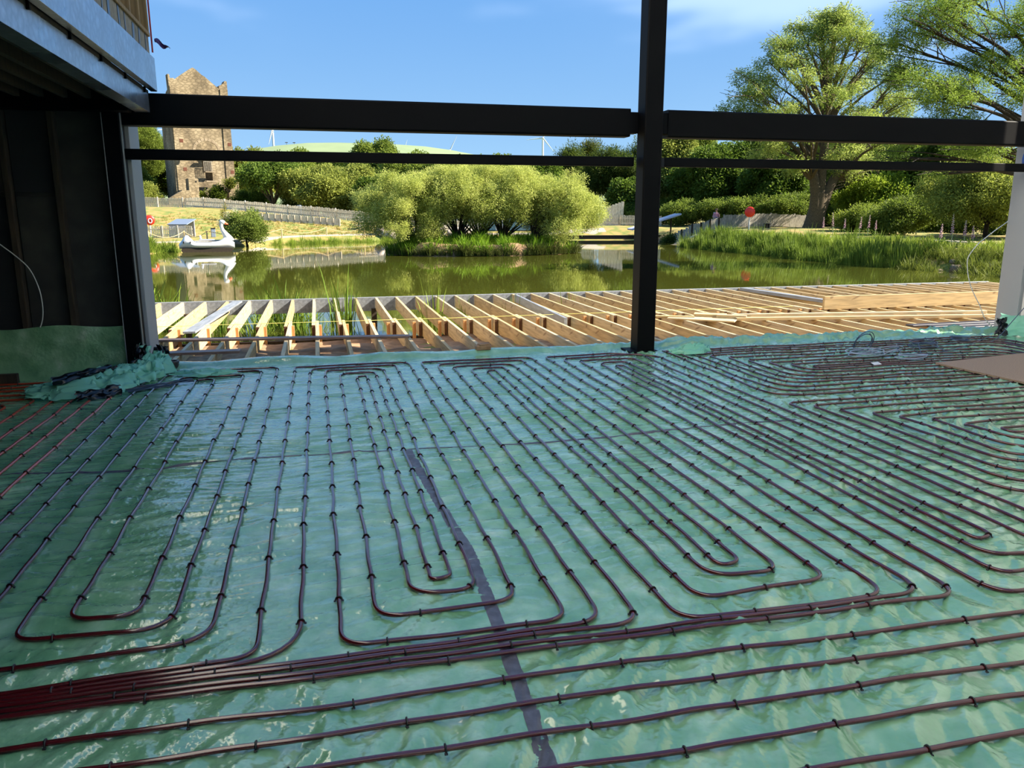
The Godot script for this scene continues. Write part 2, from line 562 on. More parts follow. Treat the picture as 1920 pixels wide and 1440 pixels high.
# ------------------------------------------------------------------ pipes
func rounded_path(corners: Array, radius: float) -> Array:   # corners: Vector3(x, own radius or 0, z)
	var out := []
	for i in corners.size():
		var p := Vector2(corners[i].x, corners[i].z)
		if i == 0 or i == corners.size() - 1:
			out.append(p)
			continue
		var a := Vector2(corners[i - 1].x, corners[i - 1].z)
		var b := Vector2(corners[i + 1].x, corners[i + 1].z)
		var r: float = corners[i].y if corners[i].y > 0.0 else radius
		r = minf(r, minf(p.distance_to(a), p.distance_to(b)) * 0.499)
		var s := p + (a - p).normalized() * r
		var e := p + (b - p).normalized() * r
		for k in 9:
			var t := k / 8.0
			out.append(s * (1 - t) * (1 - t) + p * 2 * t * (1 - t) + e * t * t)
	var fine := []
	for i in out.size() - 1:
		var d: float = out[i].distance_to(out[i + 1])
		if d < 0.0015:
			continue
		var steps := maxi(1, int(ceil(d / 0.05)))
		for k in steps:
			fine.append(out[i].lerp(out[i + 1], float(k) / steps))
	fine.append(out[-1])
	return fine


func pipe_circuit(corners: Array, label: String, clip_shape: ArrayMesh, radius := 0.12, wob := 0.006, skin := "pipe_red") -> Node3D:
	var o := thing("heating_pipe", label, "pipe", Vector3.ZERO, 0.0, "underfloor heating pipe loops")
	var flat := rounded_path(corners, radius)
	var pts := []
	var run := 0.0
	var next := 0.2
	var clips := []
	for i in flat.size():
		var p: Vector2 = flat[i]
		var q := Vector2(p.x + wob * noise_d.get_noise_2d(p.x * 1.2 + 9.0, p.y * 2.2), p.y + wob * noise_d.get_noise_2d(p.x * 2.2 - 20.0, p.y * 1.2))
		pts.append(Vector3(q.x, base_relief(q.x, q.y), q.y))
		if i > 0:
			run += p.distance_to(flat[i - 1])
			if run > next:
				next += rng.randf_range(0.40, 0.52)
				if q.x > -3.2 and q.x < 9.0 and q.y < -1.4:
					clips.append([i, pts[i]])
	var lie := []                # the pipe is stiff: it rests on the higher folds
	for i in pts.size():
		var sum := 0.0
		var top := -1.0
		for k in range(-4, 5):
			var y: float = pts[clampi(i + k, 0, pts.size() - 1)].y
			sum += y / 9.0
			top = maxf(top, y)
		lie.append(sum * 0.6 + top * 0.4)
	for i in pts.size():
		var sum := 0.0
		for k in range(-3, 4):
			sum += lie[clampi(i + k, 0, pts.size() - 1)] / 7.0
		pts[i].y = sum + PH
	var mb := MB.new()
	mb.tube(pts, 0.0095, 10)
	put("pipe", mb, M[skin], o)
	for cl in clips:
		var i: int = mini(cl[0], pts.size() - 2)
		cl[1] = pts[cl[0]]
		var d: Vector3 = (pts[i + 1] - pts[i - 1])
		var m := put("pipe_clip", clip_shape, M.black_plastic, o)
		m.position = cl[1]
		m.rotation.y = atan2(d.x, d.z)
	return o


func clip_mesh() -> ArrayMesh:   # a staple over the pipe: an arch with two barbed legs
	var mb := MB.new()
	var pts := []
	for k in 7:
		var a := PI * k / 6.0
		pts.append(Vector3(cos(a) * 0.0125, sin(a) * 0.0125, 0))
	pts.push_front(Vector3(0.0145, -0.009, 0))
	pts.append(Vector3(-0.0145, -0.009, 0))
	mb.tube(pts, 0.0034, 5)
	mb.box(Vector3(0.0165, -0.006, 0), Vector3(0.008, 0.005, 0.010), Basis(), 0.001)
	mb.box(Vector3(-0.0165, -0.006, 0), Vector3(0.008, 0.005, 0.010), Basis(), 0.001)
	return mb.mesh()


func v(x: float, z: float, r := 0.0) -> Vector3:
	return Vector3(x, r, z)


func build_pipes() -> void:
	var clip := clip_mesh()
	# near ends: pairs (2,9) (4,7) (6,5) (8,3)
	var c2 := [-0.29, -0.14, 0.01, 0.15, 0.305, 0.40, 0.49, 0.58, 0.72, 0.87]
	var c3 := [1.0, 1.14, 1.285, 1.43, 1.58, 1.67, 1.785, 1.91, 2.06, 2.20]
	var c4 := [2.36, 2.50, 2.65, 2.81, 2.92, 3.01, 3.12, 3.27, 3.42, 3.56]
	spiral(c2, [-8.17, -8.03, -7.89, -7.71, -7.54], {"2": -2.64, "3": -2.83, "4": -2.97, "6": -3.10}, [v(-2.9, -2.62), v(-1.1, -2.62), v(-0.45, -2.64), v(-0.29, -2.66, 0.3)], [v(-0.14, -2.61, 0.25), v(-1.1, -2.595), v(-2.9, -2.595)], "dark red heating pipe loop nearest the long strip of grey tape", clip)
	spiral(c3, [-8.13, -7.97, -7.79, -7.65, -7.52], {"2": -2.51, "3": -2.68, "4": -2.83, "6": -2.94}, [v(-2.9, -2.57), v(0.4, -2.573), v(1.0, -2.58, 0.14)], [v(1.14, -2.545, 0.14), v(0.4, -2.545), v(-2.9, -2.545)], "dark red heating pipe loop left of the loop that passes the steel column", clip)
	var c4c := [v(-2.9, -2.53), v(0.0, -2.50), v(2.36, -2.475, 0.14)]
	spiral(c4, [-8.10, -7.96, -7.79, -7.63, -7.45], {"2": -2.40, "3": -2.56, "4": -2.71, "6": -2.90}, c4c, [v(2.50, -2.43, 0.14), v(0.0, -2.465), v(-2.9, -2.50)], "dark red heating pipe loop whose far bends skirt the steel column foot", clip)
	# the loop at the left, half out of the picture
	pipe_circuit([v(-3.0, -2.72), v(-1.64, -2.74, 0.2), v(-1.64, -8.2, 0.1), v(-0.46, -8.2, 0.1), v(-0.46, -2.79, 0.16), v(-1.34, -2.76, 0.2), v(-1.34, -7.88, 0.1), v(-0.77, -7.88, 0.08), v(-0.76, -3.06, 0.1), v(-1.01, -3.08, 0.08), v(-1.01, -7.74, 0.09), v(-1.18, -7.74, 0.08), v(-1.17, -2.95, 0.1), v(-0.62, -2.93, 0.16), v(-0.61, -8.06, 0.1), v(-1.50, -8.06, 0.1), v(-1.50, -2.9, 0.2), v(-3.0, -2.86)], "dark red heating pipe loop at left with its far bends under crumpled green plastic", clip)
	# corner loop beside the dark wall
	var zs := [-7.95, -7.79, -7.63, -7.45, -7.26, -7.06]
	var xs := [-1.79, -1.94, -2.08, -2.23, -2.39, -2.54]
	var c := []
	for k in 6:
		var xl := -3.9 + 0.13 * k
		c.append_array([v(xl, zs[k]), v(xs[k], zs[k], 0.12), v(xs[k], -3.3 - 0.15 * k, 0.1), v(xl + 0.13, -3.3 - 0.15 * k, 0.05)])
	pipe_circuit(c, "heating pipe bends coloured as lit orange red at far left corner beside the dark wall", clip, 0.12, 0.006, "pipe_red_lit")
	# loop across the front of the far right bay
	var xb := [3.74, 3.86, 3.99, 4.12, 4.25, 4.39, 4.54, 4.70, 4.88]
	var zb := [-8.11, -7.98, -7.85, -7.70, -7.53, -7.36, -7.20, -7.05, -6.93]
	var zf := [-5.79, -5.94, -6.07, -6.20, -6.33, -6.47, -6.62, -6.75, -6.85]
	c = []
	for k in 9:
		var xr := 8.38 - 0.15 * k
		c.append_array([v(xr, zb[k], 0.24), v(xb[k], zb[k], 0.05), v(xb[k], zf[k], 0.32), v(xr - 0.15, zf[k] + 0.03, 0.1)])
	pipe_circuit(c, "dark red heating pipe loop at back right under the grey cables", clip)
	# the arrowhead loop
	var xv := [3.71, 3.86, 3.99, 4.16, 4.29, 4.45, 4.61, 4.77]
	var zt := [-5.56, -5.43, -5.27, -5.11, -4.97, -4.82, -4.68, -4.50]
	var zn := [-3.33, -3.47, -3.60, -3.76, -3.88, -4.02, -4.17, -4.38]
	c = []
	for k in 8:
		var xr := 7.7 - 0.15 * k
		c.append_array([v(xr, zt[k], 0.1), v(xv[k], zt[k], 0.05), v(xv[k], zn[k], 0.28), v(xr - 0.15, zn[k] + 0.04, 0.1)])
	pipe_circuit(c, "dark red heating pipe loop at right with sharp arrowhead turns in a row", clip)
	# the rows nearest the camera
	c = []
	var zr := [-2.285, -2.135, -1.985, -1.825, -1.67, -1.52]
	for k in 6:
		var e := [v(-2.5, zr[k] - 0.035, 0.07), v(1.0, zr[k]), v(3.6, zr[k] + 0.05, 0.07)]
		if k % 2:
			e.reverse()
		c.append_array(e)
	pipe_circuit(c, "dark red heating pipe laid in straight rows across the floor nearest the camera", clip, 0.07)


func spiral(xs: Array, far: Array, near: Dictionary, lead_in: Array, lead_out: Array, label: String, clip: ArrayMesh) -> void:
	# out on run 0, back on 9, out on 2, back on 7, out on 4, back on 5, out on 6, back on 3, out on 8, back on 1
	var c := lead_in.duplicate()
	var order := [0, 9, 2, 7, 4, 5, 6, 3, 8, 1]
	var turn := {"9": near["2"], "2": near["2"], "7": near["4"], "4": near["4"], "5": near["6"], "6": near["6"], "3": near["3"], "8": near["3"]}
	for k in 10:
		var i: int = order[k]
		var x: float = xs[i]
		var z_far: float = far[mini(i, 9 - i)]
		if k % 2 == 0:
			if k > 0:
				c.append(v(x, turn[str(i)], 0.12))
			c.append(v(x, z_far, 0.06))
		else:
			if xs[0] > 2.0 and i >= 7:      # eased round the foot of the column
				c.append(v(xs[9 - i] + 0.75 - 0.1 * (9 - i), z_far, 0.1))
				c.append(v(x, z_far + 0.30 - 0.12 * (9 - i), 0.12))
			else:
				c.append(v(x, z_far, 0.14))
			if k < 9:
				c.append(v(x, turn[str(i)] + 0.02, 0.12))
	c.append_array(lead_out)
	pipe_circuit(c, label, clip)


# ------------------------------------------------------------------ start
func _ready() -> void:
	var cam := Camera3D.new()
	cam.name = "camera"
	cam.fov = 52.37
	cam.near = 0.05
	cam.far = 5000.0
	add_child(cam)
	cam.position = Vector3(0, 1.55, 0)
	cam.rotation = Vector3(-0.214846, -0.240339, -0.001128)
	cam.current = true

	var sky := ProceduralSkyMaterial.new()
	sky.sky_top_color = Color(0.265, 0.465, 0.69)
	sky.sky_horizon_color = Color(0.53, 0.66, 0.75)
	sky.sky_curve = 0.11
	sky.sky_energy_multiplier = 1.0
	sky.ground_bottom_color = Color(0.22, 0.24, 0.16)
	sky.ground_horizon_color = Color(0.38, 0.42, 0.36)
	sky.sun_angle_max = 1.0
	sky.sky_cover = cloud_cover()
	sky.sky_cover_modulate = Color(1, 1, 1, 0.22)
	var s := Sky.new()
	s.sky_material = sky
	var env := Environment.new()
	env.background_mode = Environment.BG_SKY
	env.sky = s
	env.tonemap_mode = Environment.TONE_MAPPER_LINEAR
	env.tonemap_exposure = 2.0
	env.sdfgi_enabled = true
	env.ssao_enabled = true
	env.ssil_enabled = true
	var we := WorldEnvironment.new()
	we.name = "world"
	we.environment = env
	add_child(we)

	var sun := DirectionalLight3D.new()
	sun.name = "sun"
	sun.light_color = Color(1.0, 0.96, 0.89)
	sun.light_energy = 3.1
	sun.light_angular_distance = 0.6
	sun.shadow_enabled = true
	add_child(sun)
	sun.look_at_from_position(Vector3(0.77, 0.59, 0.18), Vector3.ZERO)

	for k in [[noise_a, 1, 1.0], [noise_b, 2, 1.0], [noise_c, 3, 1.0], [noise_d, 4, 1.0]]:
		var f: FastNoiseLite = k[0]
		f.noise_type = FastNoiseLite.TYPE_SIMPLEX_SMOOTH
		f.seed = k[1]
		f.frequency = k[2]
		f.fractal_type = FastNoiseLite.FRACTAL_NONE
	rng.seed = 77
	make_materials()
	build_ground()
	build_shell()
	build_membrane()
	build_steel()
	build_mezzanine()
	build_pipes()
	build_deck()
	build_floor_things()
	build_island()
	build_banks()
	build_tower()
	build_far_things()
	build_trees()


func cloud_cover() -> ImageTexture:
	var f := FastNoiseLite.new()
	f.seed = 28
	f.noise_type = FastNoiseLite.TYPE_SIMPLEX_SMOOTH
	f.frequency = 1.0
	f.fractal_octaves = 5
	var im := Image.create(1024, 512, false, Image.FORMAT_RGBA8)
	for y in 256:
		var el := (0.5 - (y + 0.5) / 512.0) * PI
		for x in 1024:
			var az := TAU * x / 1024.0 - PI * 0.5
			var q := f.get_noise_3d(cos(az) * 1.7, el * 11.0 + 0.5 * sin(az * 3.0), sin(az) * 1.7)
			var big := f.get_noise_3d(cos(az) * 0.8 + 7.0, el * 2.2, sin(az) * 0.8)
			var a := smoothstep(0.0, 0.55, q + big * 0.9 - 0.12) * 0.8 + 0.12 * smoothstep(-0.3, 0.5, big)
			im.set_pixel(x, y, Color(1, 1, 1, a))
	return ImageTexture.create_from_image(im)


# ------------------------------------------------------------------ ground and pond
const SHORE := [[-4.5, -12.7], [-6.0, -17.0], [-8.6, -28.0], [-10.6, -40.0], [-10.2, -47.5], [-8.6, -54.6], [-6.2, -58.6], [-3.4, -63.4], [0.6, -67.0], [6.0, -69.0], [15.0, -69.2], [24.0, -68.0], [29.0, -66.4], [29.5, -61.0], [26.2, -55.0], [25.2, -48.5], [25.1, -40.0], [24.5, -34.0], [24.6, -28.5], [25.3, -24.5], [23.5, -18.5], [17.0, -14.6], [8.0, -12.7]]
var shore := PackedVector2Array()


func shore_distance(x: float, z: float) -> float:   # more than nought on land
	var p := Vector2(x, z)
	var d := 1e9
	for i in shore.size():
		d = minf(d, p.distance_squared_to(Geometry2D.get_closest_point_to_segment(p, shore[i], shore[(i + 1) % shore.size()])))
	d = sqrt(d)
	return -d if Geometry2D.is_point_in_polygon(p, shore) else d


func land(x: float, z: float) -> float:
	var d := shore_distance(x, z) + 0.35 * noise_c.get_noise_2d(x * 0.6, z * 0.6)
	if d < 0.0:
		return -0.75 - minf(1.2, -d * 0.5)
	var h := -0.75 + 0.42 * smoothstep(0.0, 0.9, d)
	if z > -20.0:
		h += 0.12 * smoothstep(0.5, 3.0, d) + 0.04 * noise_b.get_noise_2d(x * 1.2, z * 1.2)
		return h
	h += 0.28 * smoothstep(0.9, 6.0, d) * smoothstep(12.0, 26.0, x) + 0.40 * smoothstep(0.5, 2.5, d) * smoothstep(20.0, 25.0, x) * (1.0 - smoothstep(-56.0, -50.0, z) * 0.5)
	# the hillside up to the old engine house at the left
	var hill := smoothstep(14.0, -16.0, x) * smoothstep(-64.0, -92.0, z) * 1.75
	hill += smoothstep(30.0, 2.0, x) * smoothstep(-70.0, -82.0, z) * 0.85
	hill += smoothstep(8.0, -14.0, x) * smoothstep(-92.0, -112.0, z) * 0.9
	h += hill + 0.10 * noise_b.get_noise_2d(x * 0.12, z * 0.12) * smoothstep(2.0, 6.0, d)
	return h


func build_ground() -> void:
	for q in SHORE:
		shore.append(Vector2(q[0], q[1]))
	var xs := []
	var x := -70.0
	while x < 120.0:
		xs.append(x)
		x += 0.8 if x > -15.0 and x < 34.0 else 2.5
	var zs := []
	var z := -8.9
	while z > -180.0:
		zs.append(z)
		z -= 0.5 if z > -20.0 else (0.8 if z > -85.0 else 4.0)
	var rows := []
	for zz in zs:
		var row := []
		for xx in xs:
			row.append(Vector3(xx, land(xx, zz), zz))
		rows.append(row)
	var mb := MB.new()
	mb.grid(rows)
	setting("ground", mb, M.lawn, "grass bank and hillside round the pond")
	var w := MB.new()
	w.quad(Vector3(-40, -0.75, -8.9), Vector3(60, -0.75, -8.9), Vector3(60, -0.75, -75), Vector3(-40, -0.75, -75), Vector3.UP)
	setting("pond", w, M.pond_water, "still green brown pond with reflections of the trees")
	# bare earth under the near half of the deck
	rows = []
	for j in 12:
		var row := []
		for i in 60:
			var px := -5.0 + i * 0.36
			var pz := -8.75 - j * 0.3
			row.append(Vector3(px, land(px, pz) + 0.02 + 0.03 * noise_b.get_noise_2d(px * 2.0, pz * 2.0) - (0.3 if j == 11 else 0.0), pz))
		rows.append(row)
	mb = MB.new()
	mb.grid(rows)
	setting("ground_soil", mb, M.soil, "bare brown earth under the deck joists")
	# a hill far off
	rows = []
	for j in 14:
		var row := []
		for i in 50:
			var px := -420.0 + i * 26.0
			var pz := -420.0 - j * 40.0
			var t := (px - 40.0) / 260.0
			row.append(Vector3(px, 68.0 * exp(-t * t) * smoothstep(-430.0, -760.0, pz) - 3.0 + 2.0 * noise_b.get_noise_2d(px * 0.006, pz * 0.006), pz))
		rows.append(row)
	mb = MB.new()
	mb.grid(rows)
	setting("hill", mb, M.pasture, "smooth pale green hill on the horizon")
	# broad land between the trees and the hill
	mb = MB.new()
	mb.quad(Vector3(-900, -2.0, -170), Vector3(900, -2.0, -170), Vector3(900, -2.0, -2500), Vector3(-900, -2.0, -2500), Vector3.UP)
	setting("ground_beyond", mb, M.pasture, "open fields beyond the trees")


# ------------------------------------------------------------------ the shell of the building
func build_shell() -> void:
	var mb := MB.new()
	mb.box(Vector3(2.0, -0.25, -0.75), Vector3(14.6, 0.38, 15.7))
	setting("floor", mb, M.concrete, "floor slab under the membrane")
	# front wall left of the opening: studs, boards between them
	mb = MB.new()
	mb.box(Vector3(-3.75, 1.3, -8.46), Vector3(3.9, 2.9, 0.10))
	var wl := setting("wall_front", mb, M.insulation, "dark unfinished wall left of the opening")
	for k in 5:
		var sx := -4.02 + k * 0.42
		var st := MB.new()
		st.box(Vector3(0, 1.1, -8.355), Vector3(0.05, 2.75, 0.11), Basis(), 0.004)
		var o := put("stud", st, M.dark_timber, wl)
		o.position.x = sx + 0.01
		if k < 4:
			for r in 2:
				var pn := MB.new()
				pn.box(Vector3(sx + 0.22, 0.86 if r == 0 else 2.12, -8.395), Vector3(0.355, 1.70 if r == 0 else 0.74, 0.02), Basis(), 0.004)
				put("panel", pn, M.insulation if (k + r) % 2 else M.dark_soffit, wl)
	# sides, back and strip of roof; hall roof left out for more light
	mb = MB.new()
	mb.box(Vector3(-5.75, 4.2, -0.8), Vector3(0.2, 9.0, 15.4))
	setting("wall_left", mb, M.insulation)
	mb = MB.new()
	mb.box(Vector3(9.25, 6.05, -0.55), Vector3(0.2, 12.7, 15.0))  # made extra tall to keep the sun off the hall floor
	setting("wall_right", mb, M.bounce_liner)
	mb = MB.new()
	mb.box(Vector3(1.75, 4.2, 7.0), Vector3(15.2, 9.0, 0.2))
	setting("wall_back", mb, M.bounce_liner)
	mb = MB.new()
	mb.box(Vector3(-3.6, 8.8, -0.8), Vector3(4.5, 0.25, 15.8))
	setting("ceiling", mb, M.bounce_liner)
	# upper front wall over the mezzanine, out of the picture to the left
	mb = MB.new()
	mb.box(Vector3(-3.7, 5.85, -8.46), Vector3(3.9, 5.8, 0.10))
	setting("wall_front_upper", mb, M.insulation)


func build_membrane() -> void:
	var xs := []
	var x := -4.9
	while x < 9.12:
		xs.append(x)
		x += 0.018 if x > -2.9 and x < 6.8 else 0.04
	var zs := []
	var z := -8.62
	while z < 4.0:
		zs.append(z)
		z += 0.0135 if z < -1.3 else 0.12
	var rows := []
	for zz in zs:
		var row := []
		for xx in xs:
			var z2: float = maxf(zz, -8.30) if xx < -1.88 else zz
			row.append(Vector3(xx, base_relief(xx, z2), z2))
		rows.append(row)
	var mb := MB.new()
	mb.grid(rows)
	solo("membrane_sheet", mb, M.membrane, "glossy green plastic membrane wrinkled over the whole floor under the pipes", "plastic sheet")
	# turned up the foot of the dark wall
	rows = []
	for j in 16:
		var row := []
		for i in 70:
			var px := -4.9 + i * 0.0445
			var py := -0.02 + j * 0.034
			row.append(Vector3(px, py + (0.015 * sin(px * 7.0) if j == 15 else 0.0), -8.285 + 0.012 * noise_b.get_noise_2d(px * 4.0, py * 5.0) + 0.14 * pow(1.0 - j / 15.0, 5.0)))
		rows.append(row)
	mb = MB.new()
	mb.grid(rows, Vector3(0, 0, 1))
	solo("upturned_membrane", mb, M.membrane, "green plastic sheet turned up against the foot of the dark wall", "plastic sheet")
	# seams and tapes, pressed on over the relief
	ribbon("tape_strip", [Vector2(0.515, -5.06), Vector2(0.56, -4.2), Vector2(0.615, -3.3), Vector2(0.60, -2.7), Vector2(0.565, -1.85), Vector2(0.545, -1.0)], 0.055, M.grey_tape, "long strip of dark grey tape running from mid floor towards the camera")
	ribbon("tape_seam", [Vector2(-3.0, -5.16), Vector2(-1.9, -5.12), Vector2(-1.2, -5.03), Vector2(-0.4, -5.10), Vector2(0.45, -5.06)], 0.022, M.grey_tape, "thin dark taped seam across the floor left of the grey tape strip")
	ribbon("tape_seam", [Vector2(0.52, -5.06), Vector2(1.2, -4.99), Vector2(2.0, -5.0), Vector2(2.7, -5.1), Vector2(3.5, -5.12)], 0.022, M.grey_tape, "thin dark taped seam across the floor right of the grey tape strip")


func ribbon(called: String, way: Array, wide: float, m: Material, label: String) -> void:
	var pts := []
	for i in way.size() - 1:
		var n := int(way[i].distance_to(way[i + 1]) / 0.025)
		for k in n:
			pts.append(way[i].lerp(way[i + 1], float(k) / n))
	pts.append(way[-1])
	var rows := []
	for i in pts.size():
		var t: Vector2 = (pts[mini(i + 1, pts.size() - 1)] - pts[maxi(i - 1, 0)]).normalized()
		var s := Vector2(-t.y, t.x)
		var row := []
		for k in 7:
			var p: Vector2 = pts[i] + s * wide * (k / 6.0 - 0.5) * (1.0 + 0.06 * noise_b.get_noise_1d(i * 0.3))
			row.append(Vector3(p.x, base_relief(p.x, p.y) + (0.0032 if k > 0 and k < 6 else 0.0004), p.y))
		rows.append(row)
	var mb := MB.new()
	mb.grid(rows)
	solo(called, mb, m, label, "tape")


# ------------------------------------------------------------------ steel frame of the opening
func tube_section(mb: MB, a: Vector3, b: Vector3, wide: float, deep: float, r: float) -> void:   # rolled hollow section with round corners
	var z := (b - a).normalized()
	var up := Vector3.UP if absf(z.y) < 0.9 else Vector3(0, 0, 1)
	var x := up.cross(z).normalized()
	var y := z.cross(x)
	var poly := PackedVector2Array()
	for k in 4:
		var cx: float = [1, -1, -1, 1][k] * (wide * 0.5 - r)
		var cy: float = [1, 1, -1, -1][k] * (deep * 0.5 - r)
		for t in 5:
			var ang := PI * 0.5 * (k + t / 4.0)
			poly.append(Vector2(cx + cos(ang) * r, cy + sin(ang) * r))
	mb.prism(poly, a.distance_to(b), Transform3D(Basis(x, y, z), a))


func build_steel() -> void:
	var col := thing("steel_column", "black steel column standing in the middle of the opening", "column", Vector3(3.565, 0, -8.25))
	var mb := MB.new()
	tube_section(mb, Vector3(0, 0.012, 0), Vector3(0, 8.65, 0), 0.21, 0.22, 0.018)
	put("shaft", mb, M.black_steel, col)
	mb = MB.new()
	mb.box(Vector3(-0.03, 0.012, -0.02), Vector3(0.34, 0.024, 0.30), Basis(), 0.003)
	put("base_plate", mb, M.black_steel, col)
	for s in [[-1.76, 3.36, "left"], [3.80, 9.05, "right"]]:
		var b := thing("steel_beam", "thick black steel beam across the opening %s of the column" % s[2], "beam", Vector3((s[0] + s[1]) * 0.5, 2.512, -8.40))
		var h: float = (s[1] - s[0]) * 0.5
		mb = MB.new()
		tube_section(mb, Vector3(-h, 0, 0), Vector3(h, 0, 0), 0.20, 0.292, 0.022)
		put("section", mb, M.black_steel, b)
		var e := -1.0 if s[2] == "right" else 1.0
		mb = MB.new()
		mb.box(Vector3(e * (h + 0.045), 0, 0.02), Vector3(0.10, 0.22, 0.14), Basis(), 0.004)
		put("end_plate", mb, M.black_steel, b)
		var r := thing("steel_rail", "thin black steel rail under the beam %s of the column" % s[2], "rail", Vector3((s[0] + s[1]) * 0.5, 2.105, -8.36))
		mb = MB.new()
		tube_section(mb, Vector3(-h - 0.02, 0, 0), Vector3(h + 0.06, 0, 0), 0.08, 0.098, 0.008)
		put("section", mb, M.black_steel, r)
	# left jamb: black post, bright edges, grey reveal outside
	var j := thing("jamb_post", "black steel post at the left end of the opening", "column", Vector3(-1.80, 0, -8.32))
	mb = MB.new()
	tube_section(mb, Vector3(0, 0, 0), Vector3(0, 2.75, 0), 0.15, 0.20, 0.012)
	put("shaft", mb, M.black_steel, j)
	mb = MB.new()
	mb.box(Vector3(0.085, 1.25, 0.085), Vector3(0.012, 2.5, 0.012))
	put("edge_strip", mb, M.hanger, j)
	mb = MB.new()
	mb.box(Vector3(-0.072, 1.25, 0.107), Vector3(0.006, 2.5, 0.008))
	put("edge_strip", mb, M.hanger, j)
	mb = MB.new()
	mb.box(Vector3(-1.735, 1.28, -8.66), Vector3(0.08, 2.72, 0.44), Basis(), 0.004)
	setting("trim_1", mb, M.grey_cladding, "light grey cladding of the left reveal outside the opening")
	mb = MB.new()
	mb.box(Vector3(8.90, 4.2, -8.46), Vector3(0.16, 8.9, 0.34), Basis(), 0.004)
	setting("trim_2", mb, M.grey_cladding, "plain grey cladding of the right reveal")
	for k in 3:
		mb = MB.new()
		mb.box(Vector3(0, 4.2, 0), Vector3(0.06, 8.4, 0.055), Basis(), 0.004)
		solo("wall_stud", mb, M.orange_wood if k != 1 else M.dark_timber, ["orange timber stud against the grey reveal at the right edge", "dark timber stud between the two orange studs at right edge", "second orange timber stud in from the grey reveal, at the picture's edge"][k], "stud", Vector3(8.95 + 0.075 * k, 0.0, -8.24 + 0.03 * k))
	mb = MB.new()
	mb.lathe(Vector3.ZERO, [Vector2(0.002, -0.07), Vector2(0.035, -0.06), Vector2(0.04, 0.0), Vector2(0.03, 0.06), Vector2(0.002, 0.07)], 10)
	solo("blue_rag", mb, M.blue_cloth, "small blue rag stuffed over the end of the right rail", "rag", Vector3(8.74, 2.22, -8.40))


